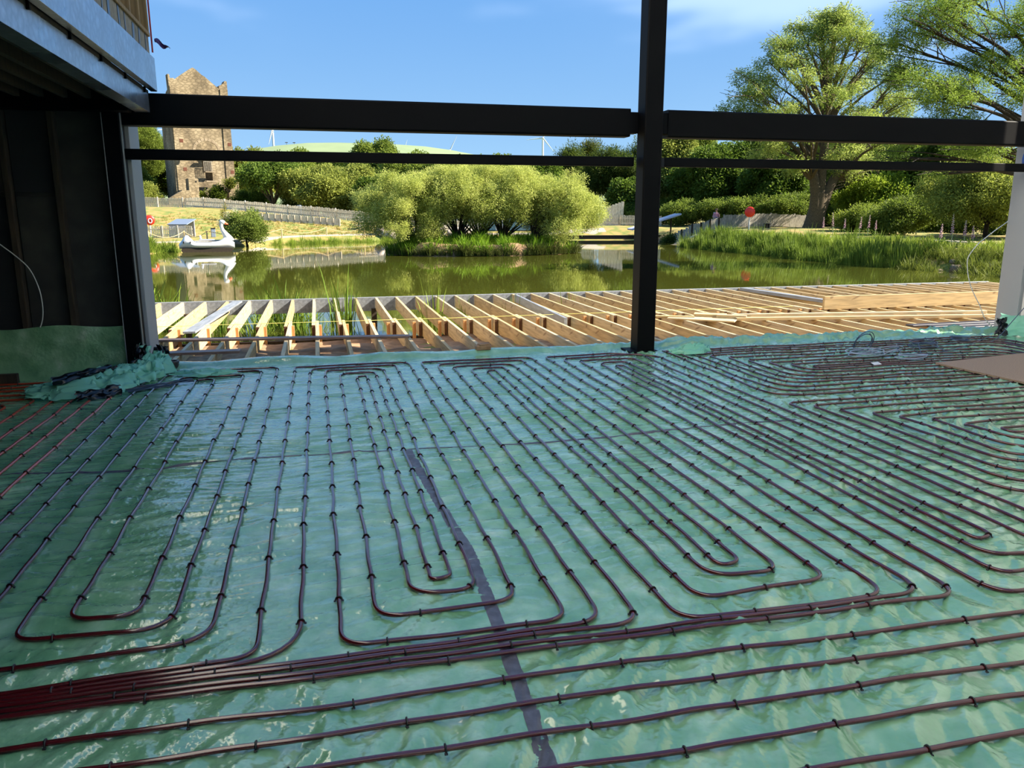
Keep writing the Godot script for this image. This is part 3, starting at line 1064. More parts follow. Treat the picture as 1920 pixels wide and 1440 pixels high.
func build_mezzanine() -> void:
	var o := thing("mezzanine_floor", "steel edged upper floor jutting out above the dark wall at top left", "floor", Vector3(-1.4, 2.47, -8.2))
	var L := 11.4
	var at := func(x: float, y: float, z: float) -> Vector3: return Vector3(x + 1.4, y - 2.47, z + 8.2)
	var mb := MB.new()
	mb.box(at.call(-1.375, 2.805, -8.22 + L * 0.5), Vector3(0.012, 0.29, L), Basis(), 0.002)
	mb.box(at.call(-1.40, 2.662, -8.22 + L * 0.5), Vector3(0.05, 0.008, L))
	put("edge_plate", mb, M.galvanised, o, false)
	mb = MB.new()
	mb.box(at.call(-1.452, 2.555, -8.20 + L * 0.5), Vector3(0.010, 0.165, L), Basis(), 0.002)
	mb.box(at.call(-1.51, 2.476, -8.20 + L * 0.5), Vector3(0.125, 0.010, L))
	put("edge_channel", mb, M.galvanised, o)
	mb = MB.new()
	mb.box(at.call(-1.47, 2.65, -8.20 + L * 0.5), Vector3(0.05, 0.03, L))  # dark strip stands in for the shade in the open gap
	put("gap_dark_strip", mb, M.dark_timber, o)
	for k in 9:
		mb = MB.new()
		mb.box(at.call(-1.443, 2.645, -8.0 + k * 0.75), Vector3(0.03, 0.05, 0.025), Basis(), 0.003)
		put("bracket", mb, M.black_steel, o)
	mb = MB.new()
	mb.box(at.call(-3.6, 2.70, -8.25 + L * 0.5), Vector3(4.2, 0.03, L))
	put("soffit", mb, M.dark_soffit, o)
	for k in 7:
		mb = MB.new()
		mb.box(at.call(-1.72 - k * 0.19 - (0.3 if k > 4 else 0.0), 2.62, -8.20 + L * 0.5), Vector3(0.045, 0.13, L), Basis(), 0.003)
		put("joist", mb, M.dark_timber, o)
	mb = MB.new()
	mb.box(at.call(-3.2, 2.56, -8.1), Vector3(3.2, 0.2, 0.18), Basis(), 0.004)
	put("cross_beam", mb, M.black_steel, o)
	mb = MB.new()
	mb.box(at.call(-2.75, 2.55, -6.3), Vector3(0.8, 0.02, 1.4))
	put("green_board", mb, M.lichen_wall, o)
	# the unfinished wall that stands on it
	var w := thing("upper_wall", "unfinished timber stud wall on the edge of the upper floor", "wall", Vector3(-1.45, 2.95, -8.2))
	var a2 := func(x: float, y: float, z: float) -> Vector3: return Vector3(x + 1.45, y - 2.95, z + 8.2)
	mb = MB.new()
	mb.box(a2.call(-1.50, 3.62, -2.6), Vector3(0.02, 1.0, 11.2))
	put("backing_board", mb, M.brown_panel, w)
	for k in 6:
		mb = MB.new()
		mb.box(a2.call(-1.415, 3.02, -7.94 + k * 0.56), Vector3(0.022, 0.22, 0.545), Basis(), 0.003)
		put("paper_board", mb, M.paper_board, w)
	mb = MB.new()
	mb.box(a2.call(-1.42, 3.145, -2.6), Vector3(0.07, 0.035, 11.2), Basis(), 0.003)
	put("sole_plate", mb, M.stud_timber, w)
	for k in 13:
		mb = MB.new()
		mb.box(a2.call(-1.425, 3.63, -8.17 + (0.37 * k if k < 9 else 0.37 * k + 0.1)), Vector3(0.075, 0.96, 0.042), Basis(), 0.003)
		put("stud", mb, M.stud_timber, w)
	mb = MB.new()
	mb.box(a2.call(-1.44, 8.6, -0.72), Vector3(0.05, 9.0, 15.0))  # unseen pale boarding added to bounce sun down onto the floor
	put("bounce_boarding", mb, M.bounce_liner, w)
	mb = MB.new()
	mb.box(a2.call(-1.38, 4.0, -8.225), Vector3(0.012, 2.0, 0.016))
	put("red_edge", mb, M.red_edge, w, false)
	for k in 7:
		mb = MB.new()
		var z0 := -8.05 + k * 0.26 + 0.05 * sin(k * 3.0)
		mb.box(a2.call(-1.402, 3.03 + 0.03 * sin(k * 2.0), z0), Vector3(0.004, 0.20, 0.025 + 0.02 * (k % 3)), Basis(Vector3.RIGHT, 0.15 * sin(k * 5.0)))
		put("tape_tab", mb, M.black_tape, w)
	var rows := []
	for j in 9:
		var t := j / 8.0
		var row := []
		for i in 4:
			row.append(Vector3(-1.35 + 0.13 * t, 3.10 - 0.07 * t + 0.012 * sin(t * 9.0) + (i - 1.5) * (0.010 + 0.008 * sin(t * 5.0)), -8.2 + 0.02 * sin(t * 7.0 + i)))
		rows.append(row)
	mb = MB.new()
	mb.grid(rows, Vector3(0, 0, 1))
	solo("ribbon_flap", mb, M.purple_ribbon, "loose purple ribbon blowing out from the end of the upper wall", "ribbon")


# ------------------------------------------------------------------ deck
func build_deck() -> void:
	var d := thing("deck_frame", "unfinished deck of pale timber joists between the building and the pond", "deck", Vector3(0, -0.3, -12))
	var top := 0.25                      # local height of the joists' top
	var soft := [M.softwood_0, M.softwood_1, M.softwood_2]
	var mb: MB
	for k in range(-9, 40):
		var x := 0.27 + 0.393 * k
		if x > 15.3:
			break
		mb = MB.new()
		var back := 3.72 + 0.05 * sin(k * 2.3)
		mb.box(Vector3(0, top - 0.11, -1.62), Vector3(0.047, 0.22, back), Basis(), 0.003)
		var o := put("joist", mb, soft[(k + 12) % 3], d)
		o.position = Vector3(x, 0, 0)
		mb = MB.new()
		mb.box(Vector3(0, top - 0.11, -1.62 + back * 0.5 + 0.001), Vector3(0.046, 0.219, 0.003))
		put("shaded_end_grain", mb, M.shaded_end_grain, o)
		if x < 13.0:
			mb = MB.new()
			mb.box(Vector3(0, top - 0.113, 1.52), Vector3(0.047, 0.22, 3.62), Basis(), 0.003)
			o = put("joist", mb, soft[(k + 13) % 3], d)
			o.position = Vector3(x + 0.055, 0, 0)
			mb = MB.new()
			mb.box(Vector3(0, -0.21, 0), Vector3(0.05, 0.85, 0.05), Basis(), 0.003)
			o = put("post", mb, M.orange_wood, d)
			o.position = Vector3(x - 0.075 + (0.17 if k < 2 else 0.0), 0.02, 0.10)
		mb = MB.new()
		mb.box(Vector3(0, top - 0.11, -3.42), Vector3(0.062, 0.15, 0.05), Basis(), 0.002)
		o = put("hanger", mb, M.hanger, d)
		o.position = Vector3(x, -0.01, 0)
	mb = MB.new()
	mb.box(Vector3(5.9, top - 0.125, -3.49), Vector3(19.2, 0.27, 0.05), Basis(), 0.004)
	put("rim_board", mb, M.grey_board, d)
	mb = MB.new()
	mb.box(Vector3(15.45, top - 0.11, -1.75), Vector3(0.05, 0.22, 3.5), Basis(), 0.004)
	put("rim_board", mb, M.softwood_2, d)
	mb = MB.new()
	mb.box(Vector3(4.6, top - 0.12, 3.3), Vector3(16.6, 0.22, 0.05), Basis(), 0.004)
	put("wall_plate", mb, M.dark_timber, d)
	for k in 6:
		mb = MB.new()
		mb.box(Vector3(-2.4 + 3.4 * k, -0.60, -3.35), Vector3(0.10, 1.3, 0.10), Basis(), 0.004)
		put("rim_post", mb, M.dark_timber, d)
	mb = MB.new()
	mb.box(Vector3(4.8, -0.06, 0.03), Vector3(16.4, 0.13, 0.10), Basis(), 0.004)
	put("carrier_beam", mb, M.dark_timber, d)
	# what lies on the deck (its joists' top is at y = -0.05)
	var plank := func(called: String, m: Material, label: String, a: Vector3, b: Vector3, wide: float, thick: float, cat := "board", group := "") -> Node:
		var q := MB.new()
		var len := a.distance_to(b)
		q.box(Vector3(0, thick * 0.5, 0), Vector3(wide, thick, len), Basis(), 0.003)
		var n := solo(called, q, m, label, cat, (a + b) * 0.5, atan2(b.x - a.x, b.z - a.z), group)
		return n
	var y := -0.05
	# boards that run along x use their own grain, so the long axis is the mesh's x
	var lie := func(called: String, m: Material, label: String, a: Vector3, b: Vector3, wide: float, thick: float) -> void:
		var q := MB.new()
		q.box(Vector3(0, thick * 0.5, 0), Vector3(a.distance_to(b), thick, wide), Basis(), 0.003)
		solo(called, q, m, label, "board", (a + b) * 0.5, atan2(-(b.z - a.z), b.x - a.x))
	lie.call("brown_board", M.brown_board, "long brown board laid across the joists at the left end of the deck", Vector3(-2.05, y, -10.72), Vector3(1.12, y, -10.28), 0.15, 0.028)
	lie.call("brown_board", M.brown_board, "shorter brown board near the building at the left end of the deck", Vector3(-1.95, y, -9.66), Vector3(-0.95, y, -9.62), 0.16, 0.03)
	plank.call("grey_board", M.grey_board, "pale grey board between the joists at the left end of the deck", Vector3(-1.78, y - 0.01, -11.4), Vector3(-1.50, y - 0.01, -15.3), 0.17, 0.03)
	plank.call("grey_board", M.grey_board, "pale grey plank along a joist left of the steel column", Vector3(3.66, y - 0.12, -11.45), Vector3(3.78, y - 0.12, -15.1), 0.05, 0.15)
	plank.call("grey_board", M.grey_board, "pale grey plank lying along the joists near the big loose beam", Vector3(8.98, y, -12.35), Vector3(8.72, y, -15.0), 0.14, 0.06)
	plank.call("loose_beam", M.softwood_1, "big loose softwood beam standing on edge on the deck at right", Vector3(8.30, y, -11.62), Vector3(13.2, y, -11.62), 0.055, 0.225, "beam")
	plank.call("batten", M.softwood_2, "long pale batten across the joists, farther of two", Vector3(6.30, y, -11.12), Vector3(10.55, y, -10.52), 0.09, 0.045, "batten")
	plank.call("batten", M.softwood_0, "long pale batten across the joists, nearer of two, with sawn scraps on its end", Vector3(6.15, y, -10.72), Vector3(11.0, y, -9.98), 0.10, 0.045, "batten")
	plank.call("scrap_board", M.softwood_2, "wide pale offcut at the bottom of the small scrap pile", Vector3(5.30, y, -11.25), Vector3(6.10, y, -10.62), 0.32, 0.02, "offcut")
	plank.call("scrap_board", M.softwood_0, "pinkish offcut lying across the top of the small scrap pile", Vector3(5.72, y + 0.022, -11.25), Vector3(6.15, y + 0.022, -11.0), 0.22, 0.04, "offcut")
	plank.call("scrap_board", M.softwood_2, "short square block on the near end of the scrap pile", Vector3(5.95, y + 0.022, -10.95), Vector3(6.32, y + 0.022, -10.70), 0.09, 0.05, "offcut")
	plank.call("scrap_board", M.softwood_1, "narrow offcut sticking out left from under the scrap pile", Vector3(5.02, y, -11.35), Vector3(5.65, y, -11.10), 0.10, 0.035, "offcut")
	for k in 4:
		lie.call("black_board", M.black_board, ["charcoal deck board at right, nearest the building", "charcoal deck board at right, second from the building", "charcoal deck board at right, third from the building", "charcoal deck board at right, farthest from the building"][k], Vector3(8.9 - 0.22 * k, y, -9.0 - 0.17 * k), Vector3(11.0, y, -9.12 - 0.17 * k), 0.145, 0.026)
	lie.call("maroon_rail", M.maroon_bar, "dark maroon bar lying just outside the floor edge behind the column", Vector3(2.95, y, -8.78), Vector3(4.85, y, -8.86), 0.05, 0.055)
	var s := MB.new()
	s.tube([Vector3(-2.6, -0.03, -12.02), Vector3(2.0, -0.045, -12.03), Vector3(8.0, -0.03, -12.02)], 0.0035, 4)
	solo("string_line", s, M.yellow_string, "thin yellow builder's string stretched across the joist ends", "string")


# ------------------------------------------------------------------ loose things on the floor
func film(called: String, label: String, mid: Array, wide: Array, high: Array, sd: int, m: Material, rough_amp := 0.05, nu := 70, nv := 26) -> void:   # a crumpled sheet heaped along a line
	var f := FastNoiseLite.new()
	f.seed = sd
	f.frequency = 1.0
	f.noise_type = FastNoiseLite.TYPE_SIMPLEX_SMOOTH
	f.fractal_octaves = 2
	var cv := Curve3D.new()
	for p in mid:
		cv.add_point(p)
	var len := cv.get_baked_length()
	var rows := []
	for j in nu:
		var t := j / (nu - 1.0)
		var p := cv.sample_baked(t * len)
		var q := cv.sample_baked(minf(t * len + 0.02, len))
		var p0 := cv.sample_baked(maxf(t * len - 0.02, 0))
		var dirv := (q - p0).normalized()
		var side := Vector3(dirv.z, 0, -dirv.x)
		var g := t * (wide.size() - 1)
		var i0 := int(minf(g, wide.size() - 2))
		var w: float = lerpf(wide[i0], wide[i0 + 1], g - i0)
		var h: float = lerpf(high[i0], high[i0 + 1], g - i0)
		var row := []
		for i in nv:
			var u := i / (nv - 1.0) * 2.0 - 1.0
			var arch := pow(maxf(0.0, 1.0 - u * u), 0.7)
			var fold := 1.0 - 2.2 * absf(f.get_noise_2d(t * len * 4.0, u * 2.2))
			var x := side * (u * w * (1.0 + 0.35 * f.get_noise_2d(t * len * 5.0 + 9.0, u * 1.5)))
			var y := h * arch * (0.55 + 0.45 * fold) + rough_amp * (f.get_noise_2d(t * len * 9.0, u * 6.0 + 30.0) * 0.5 + 0.25) + 0.018
			row.append(p + x + Vector3.UP * y + dirv * 0.06 * f.get_noise_2d(t * len * 6.0 + 50.0, u * 3.0))
		rows.append(row)
	var mb := MB.new()
	mb.grid(rows)
	solo(called, mb, m, label, "plastic sheet")


func flap(called: String, label: String, corners: Array, sd: int, m: Material, amp := 0.03, cat := "tape") -> void:   # a small crinkled four-cornered piece
	var rows := []
	for j in 13:
		var row := []
		for i in 13:
			var t := j / 12.0
			var u := i / 12.0
			var p: Vector3 = corners[0].lerp(corners[1], u).lerp(corners[3].lerp(corners[2], u), t)
			row.append(p + Vector3(noise_b.get_noise_2d(t * 3.0 + sd, u * 3.0), 0.8 * noise_a.get_noise_2d(t * 3.5, u * 3.5 + sd), noise_b.get_noise_2d(t * 3.0, u * 3.0 + sd * 2.0)) * amp)
		rows.append(row)
	var mb := MB.new()
	mb.grid(rows, Vector3(0, 0.7, 0.7))
	solo(called, mb, m, label, cat)


func loop_cable(called: String, label: String, pts: Array, r: float, m: Material, closed := false) -> void:
	var cv := Curve3D.new()
	for i in pts.size():
		var p: Vector3 = pts[i]
		var a: Vector3 = pts[maxi(i - 1, 0)]
		var b: Vector3 = pts[mini(i + 1, pts.size() - 1)]
		var t := (b - a) * 0.22
		cv.add_point(p, -t, t)
	var out := []
	var len := cv.get_baked_length()
	var n := maxi(8, int(len / 0.04))
	for k in n + 1:
		out.append(cv.sample_baked(len * k / n, true))
	var mb := MB.new()
	mb.tube(out, r, 6)
	solo(called, mb, m, label, "cable")


func coil(at: Vector3, rx: float, rz: float, turns: float, tilt: Basis, sd: int, rise := 0.012) -> Array:
	var out := []
	var n := int(turns * 10)
	for k in n + 1:
		var a := TAU * k / 10.0
		var w := 1.0 + 0.16 * sin(a * 0.37 + sd)
		out.append(at + tilt * Vector3(cos(a) * rx * w, rise * k / 10.0 + 0.012 * sin(a * 0.7 + sd), sin(a) * rz * w))
	return out


func build_floor_things() -> void:
	film("crumpled_film", "loose crumpled green film heaped along the foot of the dark wall", [Vector3(-2.50, 0, -7.40), Vector3(-2.15, 0, -7.42), Vector3(-1.95, 0, -7.62), Vector3(-1.70, 0, -8.02), Vector3(-1.55, 0, -8.22)], [0.24, 0.34, 0.32, 0.26, 0.16], [0.05, 0.12, 0.16, 0.14, 0.22], 3, M.loose_film, 0.05, 90, 34)
	film("crumpled_film", "small crumpled green film over the pipe bends by the left post", [Vector3(-1.42, 0, -8.05), Vector3(-1.10, 0, -7.96), Vector3(-0.85, 0, -7.98)], [0.06, 0.15, 0.06], [0.02, 0.06, 0.03], 6, M.loose_film, 0.02, 44, 18)
	film("crumpled_film", "bright green scrap of film at the right of the column foot", [Vector3(3.78, 0, -7.98), Vector3(3.98, 0, -7.92), Vector3(4.22, 0, -8.02)], [0.07, 0.16, 0.10], [0.03, 0.10, 0.08], 9, M.loose_film, 0.04, 44, 18)
	flap("film_flap", "pointed flap of green film standing against the left post", [Vector3(-1.86, 0.04, -8.02), Vector3(-1.56, 0.03, -7.96), Vector3(-1.64, 0.30, -8.14), Vector3(-1.74, 0.32, -8.16)], 4, M.loose_film, 0.03, "plastic sheet")
	flap("film_flap", "green film turned up at the foot of the right reveal with black tape on it", [Vector3(8.45, 0.0, -8.18), Vector3(8.92, 0.0, -8.0), Vector3(8.93, 0.24, -8.06), Vector3(8.52, 0.27, -8.26)], 8, M.loose_film, 0.03, "plastic sheet")
	flap("black_tape", "black tape patch on the green film at the right reveal", [Vector3(8.36, 0.02, -8.14), Vector3(8.52, 0.02, -8.12), Vector3(8.56, 0.24, -8.19), Vector3(8.44, 0.22, -8.20)], 12, M.black_tape, 0.03)
	flap("black_tape", "crinkled black tape standing up at the foot of the left post", [Vector3(-1.78, 0.10, -7.98), Vector3(-1.70, 0.12, -8.0), Vector3(-1.66, 0.30, -8.08), Vector3(-1.76, 0.32, -8.05)], 14, M.black_tape, 0.04)
	flap("black_tape", "black tape between left post and reveal, curled at the floor edge", [Vector3(-1.60, 0.02, -8.18), Vector3(-1.48, 0.02, -8.16), Vector3(-1.50, 0.26, -8.26), Vector3(-1.62, 0.28, -8.26)], 16, M.black_tape, 0.04)
	flap("black_tape", "long black tape across the crumpled film by the dark wall", [Vector3(-2.22, 0.14, -7.20), Vector3(-1.84, 0.16, -7.68), Vector3(-1.90, 0.20, -7.76), Vector3(-2.28, 0.18, -7.32)], 18, M.black_tape, 0.03)
	flap("black_tape", "black tape at the near edge of the crumpled film, over two pipes", [Vector3(-2.00, 0.03, -6.98), Vector3(-1.70, 0.03, -7.22), Vector3(-1.74, 0.09, -7.30), Vector3(-2.04, 0.10, -7.06)], 20, M.black_tape, 0.03)
	flap("black_tape", "thin black tape leading from the crumpled film towards the pipe bends", [Vector3(-1.68, 0.025, -7.28), Vector3(-1.18, 0.02, -7.66), Vector3(-1.22, 0.035, -7.72), Vector3(-1.72, 0.045, -7.36)], 22, M.black_tape, 0.012)
	var mb := MB.new()
	mb.box(Vector3(0, 0.045, 0), Vector3(0.75, 0.09, 0.05), Basis(), 0.004)
	solo("timber_offcut", mb, M.dark_timber, "short dark timber lying at the foot of the dark wall, far left", "timber", Vector3(-3.15, 0.01, -8.02))
	# black pipe stub with a rim
	mb = MB.new()
	mb.lathe(Vector3.ZERO, [Vector2(0.04, 0.0), Vector2(0.055, 0.0), Vector2(0.055, 0.06), Vector2(0.062, 0.062), Vector2(0.062, 0.085), Vector2(0.045, 0.085), Vector2(0.043, 0.03), Vector2(0.002, 0.03)], 18)
	solo("pipe_stub", mb, M.black_plastic, "short black plastic pipe stub at the floor edge, far left of the opening", "pipe stub", Vector3(-1.50, 0.0, -8.45))
	# brick end on the floor edge
	mb = MB.new()
	mb.box(Vector3(0, 0.03, 0), Vector3(0.17, 0.06, 0.10), Basis(), 0.012)
	mb.box(Vector3(0.01, 0.065, 0.0), Vector3(0.13, 0.025, 0.085), Basis(Vector3.UP, 0.2), 0.008)
	solo("brick_chunk", mb, M.soil, "rough brown chunk of brick sitting on the floor edge left of the column", "brick", Vector3(1.75, 0.045, -8.52))
	# sheet of chipboard at the right edge
	mb = MB.new()
	mb.prism(PackedVector2Array([Vector2(0, 0), Vector2(0.08, -1.15), Vector2(1.7, -1.25), Vector2(1.65, 0.28), Vector2(1.2, 0.22)]), 0.018, Transform3D(Basis(Vector3(1, 0, 0), Vector3(0, 0, -1), Vector3(0, 1, 0)), Vector3.ZERO))
	solo("chipboard_sheet", mb, M.chipboard, "chipboard sheet lying over the pipes at the right edge", "board", Vector3(6.14, 0.022, -6.66))
	# tag on the pipes
	mb = MB.new()
	mb.box(Vector3(0, 0.004, 0), Vector3(0.085, 0.003, 0.06), Basis(Vector3(1, 0, 0.3).normalized(), 0.25), 0.0005)
	solo("white_tag", mb, M.white_paint, "small white tag lying on the pipes below the cables", "tag", Vector3(5.54, 0.03, -6.80))
	# heap of cables on the pipes
	var hi := Basis(Vector3.RIGHT, -1.15)
	loop_cable("cable_coil", "dark cable loop standing up at the left of the cable heap", coil(Vector3(5.86, 0.13, -7.42), 0.11, 0.13, 2.2, hi, 1), 0.005, M.blue_cable)
	loop_cable("cable_coil", "pale blue cable coil lying flat at the left of the cable heap", coil(Vector3(5.78, 0.035, -7.28), 0.20, 0.13, 4.3, Basis(), 2), 0.005, M.pale_cable)
	loop_cable("cable_coil", "second pale coil leaning over the middle of the cable heap", coil(Vector3(6.02, 0.05, -7.25), 0.14, 0.16, 3.2, Basis(Vector3.RIGHT, -0.4), 3), 0.005, M.pale_cable)
	loop_cable("cable_coil", "flat pale coil nearest the camera in the cable heap", coil(Vector3(6.12, 0.035, -6.98), 0.17, 0.09, 3.3, Basis(), 4), 0.005, M.pale_cable)
	loop_cable("cable_coil", "tight dark coil right of the cable heap", coil(Vector3(6.78, 0.04, -7.58), 0.16, 0.09, 5.2, Basis(), 5), 0.005, M.blue_cable)
	loop_cable("cable_coil", "small tight coil near the far right pipe corner", coil(Vector3(7.52, 0.04, -7.82), 0.11, 0.08, 4.2, Basis(), 6), 0.005, M.blue_cable)
	loop_cable("loose_cable", "dark cable arching twice between the coils", [Vector3(6.1, 0.04, -7.1), Vector3(6.14, 0.13, -7.25), Vector3(6.30, 0.12, -7.28), Vector3(6.40, 0.035, -7.18), Vector3(6.52, 0.12, -7.35), Vector3(6.68, 0.10, -7.38), Vector3(6.78, 0.03, -7.20)], 0.005, M.blue_cable)
	loop_cable("loose_cable", "dark cable running from the heap to the far right corner", [Vector3(6.2, 0.03, -7.12), Vector3(6.8, 0.03, -7.26), Vector3(7.3, 0.03, -7.50), Vector3(7.8, 0.03, -7.80), Vector3(8.1, 0.03, -7.98), Vector3(8.25, 0.03, -8.08)], 0.005, M.blue_cable)
	loop_cable("hanging_cable", "dark cable hanging down to the floor at the right edge", [Vector3(8.62, 0.75, -7.72), Vector3(8.45, 0.50, -7.78), Vector3(8.22, 0.20, -7.82), Vector3(8.02, 0.03, -7.80), Vector3(7.7, 0.025, -7.7)], 0.005, M.blue_cable)
	loop_cable("hanging_cable", "thin white cable curving out from the right reveal over the deck", [Vector3(9.0, 2.1, -8.58), Vector3(8.98, 1.75, -8.62), Vector3(8.92, 1.53, -8.62), Vector3(8.66, 1.33, -8.64), Vector3(8.42, 1.14, -8.66), Vector3(8.31, 0.98, -8.67), Vector3(8.31, 0.84, -8.66), Vector3(8.38, 0.60, -8.64), Vector3(8.52, 0.35, -8.6), Vector3(8.62, 0.16, -8.58), Vector3(8.74, 0.05, -8.56)], 0.006, M.white_cable)
	loop_cable("hanging_cable", "thin grey cable hanging across the dark wall at left", [Vector3(-3.6, 2.4, -8.2), Vector3(-3.2, 1.75, -8.18), Vector3(-2.85, 1.30, -8.18), Vector3(-2.62, 1.05, -8.2), Vector3(-2.55, 0.7, -8.2), Vector3(-2.6, 0.5, -8.22)], 0.005, M.white_cable)


# ------------------------------------------------------------------ plants
func leaf_cluster(n: int, radius: float, len: float, wide: float, sd: int, droop := 0.0, flat := 1.0) -> ArrayMesh:
	var r := RandomNumberGenerator.new()
	r.seed = sd
	var mb := MB.new()
	for k in n:
		var o := Vector3(r.randfn(), r.randfn() * flat, r.randfn()).normalized()
		var at := o * radius * pow(r.randf(), 0.5)
		var d := (o + Vector3(r.randf_range(-0.7, 0.7), r.randf_range(-0.6, 0.4) - droop, r.randf_range(-0.7, 0.7))).normalized()
		var up := (Vector3.UP + Vector3(r.randf_range(-0.9, 0.9), 0, r.randf_range(-0.9, 0.9))).normalized()
		var s := d.cross(up).normalized() * wide * 0.5
		var lift := s.cross(d).normalized() * wide * 0.14
		var l := len * r.randf_range(0.75, 1.25)
		var g := r.randf_range(0.8, 1.15)
		mb.tint = Color(g, g, g * r.randf_range(0.85, 1.0))
		var m := at + d * l * 0.45
		mb.tri(at, m + s + lift, at + d * l, Vector3.UP)
		mb.tri(at, at + d * l, m - s + lift, Vector3.UP)
	return mb.mesh(true)


func tuft(n: int, spread: float, lean: float, wide: float, sd: int) -> ArrayMesh:   # grass blades one metre tall
	var r := RandomNumberGenerator.new()
	r.seed = sd
	var mb := MB.new()
	for k in n:
		var a := r.randf() * TAU
		var o := Vector3(cos(a), 0, sin(a))
		var base := o * spread * r.randf()
		var h := r.randf_range(0.55, 1.0)
		var bend := o.rotated(Vector3.UP, r.randf_range(-0.6, 0.6)) * lean * r.randf_range(0.3, 1.0)
		var s := Vector3(-sin(a), 0, cos(a)).rotated(Vector3.UP, r.randf_range(-1, 1)) * wide * 0.5
		var g := r.randf_range(0.75, 1.2)
		mb.tint = Color(g, g, g)
		var p1 := base + Vector3.UP * h * 0.5 + bend * 0.25
		var p2 := base + Vector3.UP * h * 0.85 + bend * 0.7
		var p3 := base + Vector3.UP * h + bend
		mb.quad(base - s, base + s, p1 + s * 0.9, p1 - s * 0.9, o)
		mb.quad(p1 - s * 0.9, p1 + s * 0.9, p2 + s * 0.5, p2 - s * 0.5, o)
		mb.tri(p2 - s * 0.5, p2 + s * 0.5, p3, o)
	return mb.mesh(true)


var leaves := {}


func lumps(h0: float, h1: float, rx: float, n: int, sd: int, top := 0.0) -> Array:   # lobes filling an egg-shaped crown
	var r := RandomNumberGenerator.new()
	r.seed = sd
	var out := []
	var c := Vector3(0, (h0 + h1) * 0.5, 0)
	var ry := (h1 - h0) * 0.5
	for k in n:
		var t := (k + 0.5) / n
		var el := asin(clampf(1.0 - 1.7 * t, -1, 1))
		var az := k * 2.39996 + r.randf() * 0.5
		var d := Vector3(cos(el) * cos(az), sin(el), cos(el) * sin(az))
		var narrow := 1.0 - top * clampf(d.y, 0.0, 1.0)
		out.append([c + d * Vector3(rx * 0.62 * narrow, ry * 0.62, rx * 0.62 * narrow), Vector3(rx, ry * 0.9, rx) * r.randf_range(0.36, 0.50)])
	out.append([c, Vector3(rx, ry, rx) * 0.55])
	return out


func make_tree(called: String, label: String, cat: String, base: Vector3, lobes: Array, n: int, kind: String, scale: float, ca: Color, cb: Color, trunk: float, fork: float, sd: int, bark := "bark", limbs := 1.0, gaps := -0.25, group := "") -> Node3D:
	var r := RandomNumberGenerator.new()
	r.seed = sd
	var o := thing(called, label, cat, base, 0.0, group)
	var vol := []
	var total := 0.0
	for l in lobes:
		var q: float = pow(l[1].x * l[1].y * l[1].z, 0.8)
		vol.append(q)
		total += q
	if trunk > 0.0:
		var mb := MB.new()
		var top := Vector3(r.randf_range(-0.1, 0.1) * fork, fork, r.randf_range(-0.1, 0.1) * fork)
		mb.tube([Vector3(0, -0.4, 0), Vector3(0.02, 0.1, 0), top * 0.45, top], [trunk * 1.5, trunk * 1.15, trunk * 0.95, trunk * 0.85], 9)
		put("trunk", mb, M[bark], o)
		mb = MB.new()
		for l in lobes:
			var c: Vector3 = l[0]
			var mid: Vector3 = top.lerp(c, 0.5) + Vector3(0, 0.10 * (c - top).length(), 0) + Vector3(r.randf_range(-0.2, 0.2), 0, r.randf_range(-0.2, 0.2)) * l[1].x
			var th: float = trunk * 0.48 * limbs
			mb.tube([top * 0.92, top.lerp(mid, 0.5), mid, c], [th * 1.2, th, th * 0.7, th * 0.35], 6)
			for k in 5:
				var d := Vector3(r.randfn(), r.randfn() * 0.7 + 0.35, r.randfn()).normalized()
				var e: Vector3 = c + d * l[1] * r.randf_range(0.75, 1.0)
				var s: Vector3 = mid.lerp(c, r.randf_range(0.2, 1.0))
				mb.tube([s, s.lerp(e, 0.5) + Vector3(0, 0.06, 0) * l[1].y, e], [th * 0.32, th * 0.2, th * 0.05], 4, false)
		put("branches", mb, M[bark], o)
	var xfs := []
	var cols := []
	for li in lobes.size():
		var l: Array = lobes[li]
		var m := int(n * vol[li] / total)
		var tone := r.randf_range(-0.12, 0.12)
		for k in m:
			var d := Vector3(r.randfn(), r.randfn(), r.randfn()).normalized()
			var p: Vector3 = l[0] + d * l[1] * pow(r.randf(), 0.42)
			var g := noise_c.get_noise_3d((p.x + base.x) * 0.9 / scale, p.y * 0.9 / scale, (p.z + base.z) * 0.9 / scale)
			if g < gaps:
				continue
			var bs := Basis.from_euler(Vector3(r.randf_range(-0.5, 0.5), r.randf() * TAU, r.randf_range(-0.5, 0.5))).scaled(Vector3.ONE * scale * r.randf_range(0.75, 1.25))
			xfs.append(Transform3D(bs, p))
			cols.append(ca.lerp(cb, clampf(r.randf() + tone, 0, 1)) * Color(0.74, 0.74, 0.74))
	clump("crown", leaves[kind], M.leaf, xfs, cols, o)
	return o


func sward(called: String, label: String, cat: String, shape: Mesh, spots: Array, hmin: float, hmax: float, ca: Color, cb: Color, fat := 1.0) -> void:   # grass or reeds: nobody could count them
	var xfs := []
	var cols := []
	for p in spots:
		var h := rng.randf_range(hmin, hmax) * (0.85 + 0.55 * noise_c.get_noise_2d(p.x * 0.9, p.z * 0.9))
		var f := h * fat * rng.randf_range(0.8, 1.3)
		xfs.append(Transform3D(Basis(Vector3.UP, rng.randf() * TAU).scaled(Vector3(f, h, f)), p))
		cols.append(ca.lerp(cb, rng.randf()) * Color(0.74, 0.74, 0.74))
	var o := clump(called, shape, M.blade, xfs, cols)
	o.set_meta("label", label)
	o.set_meta("category", cat)


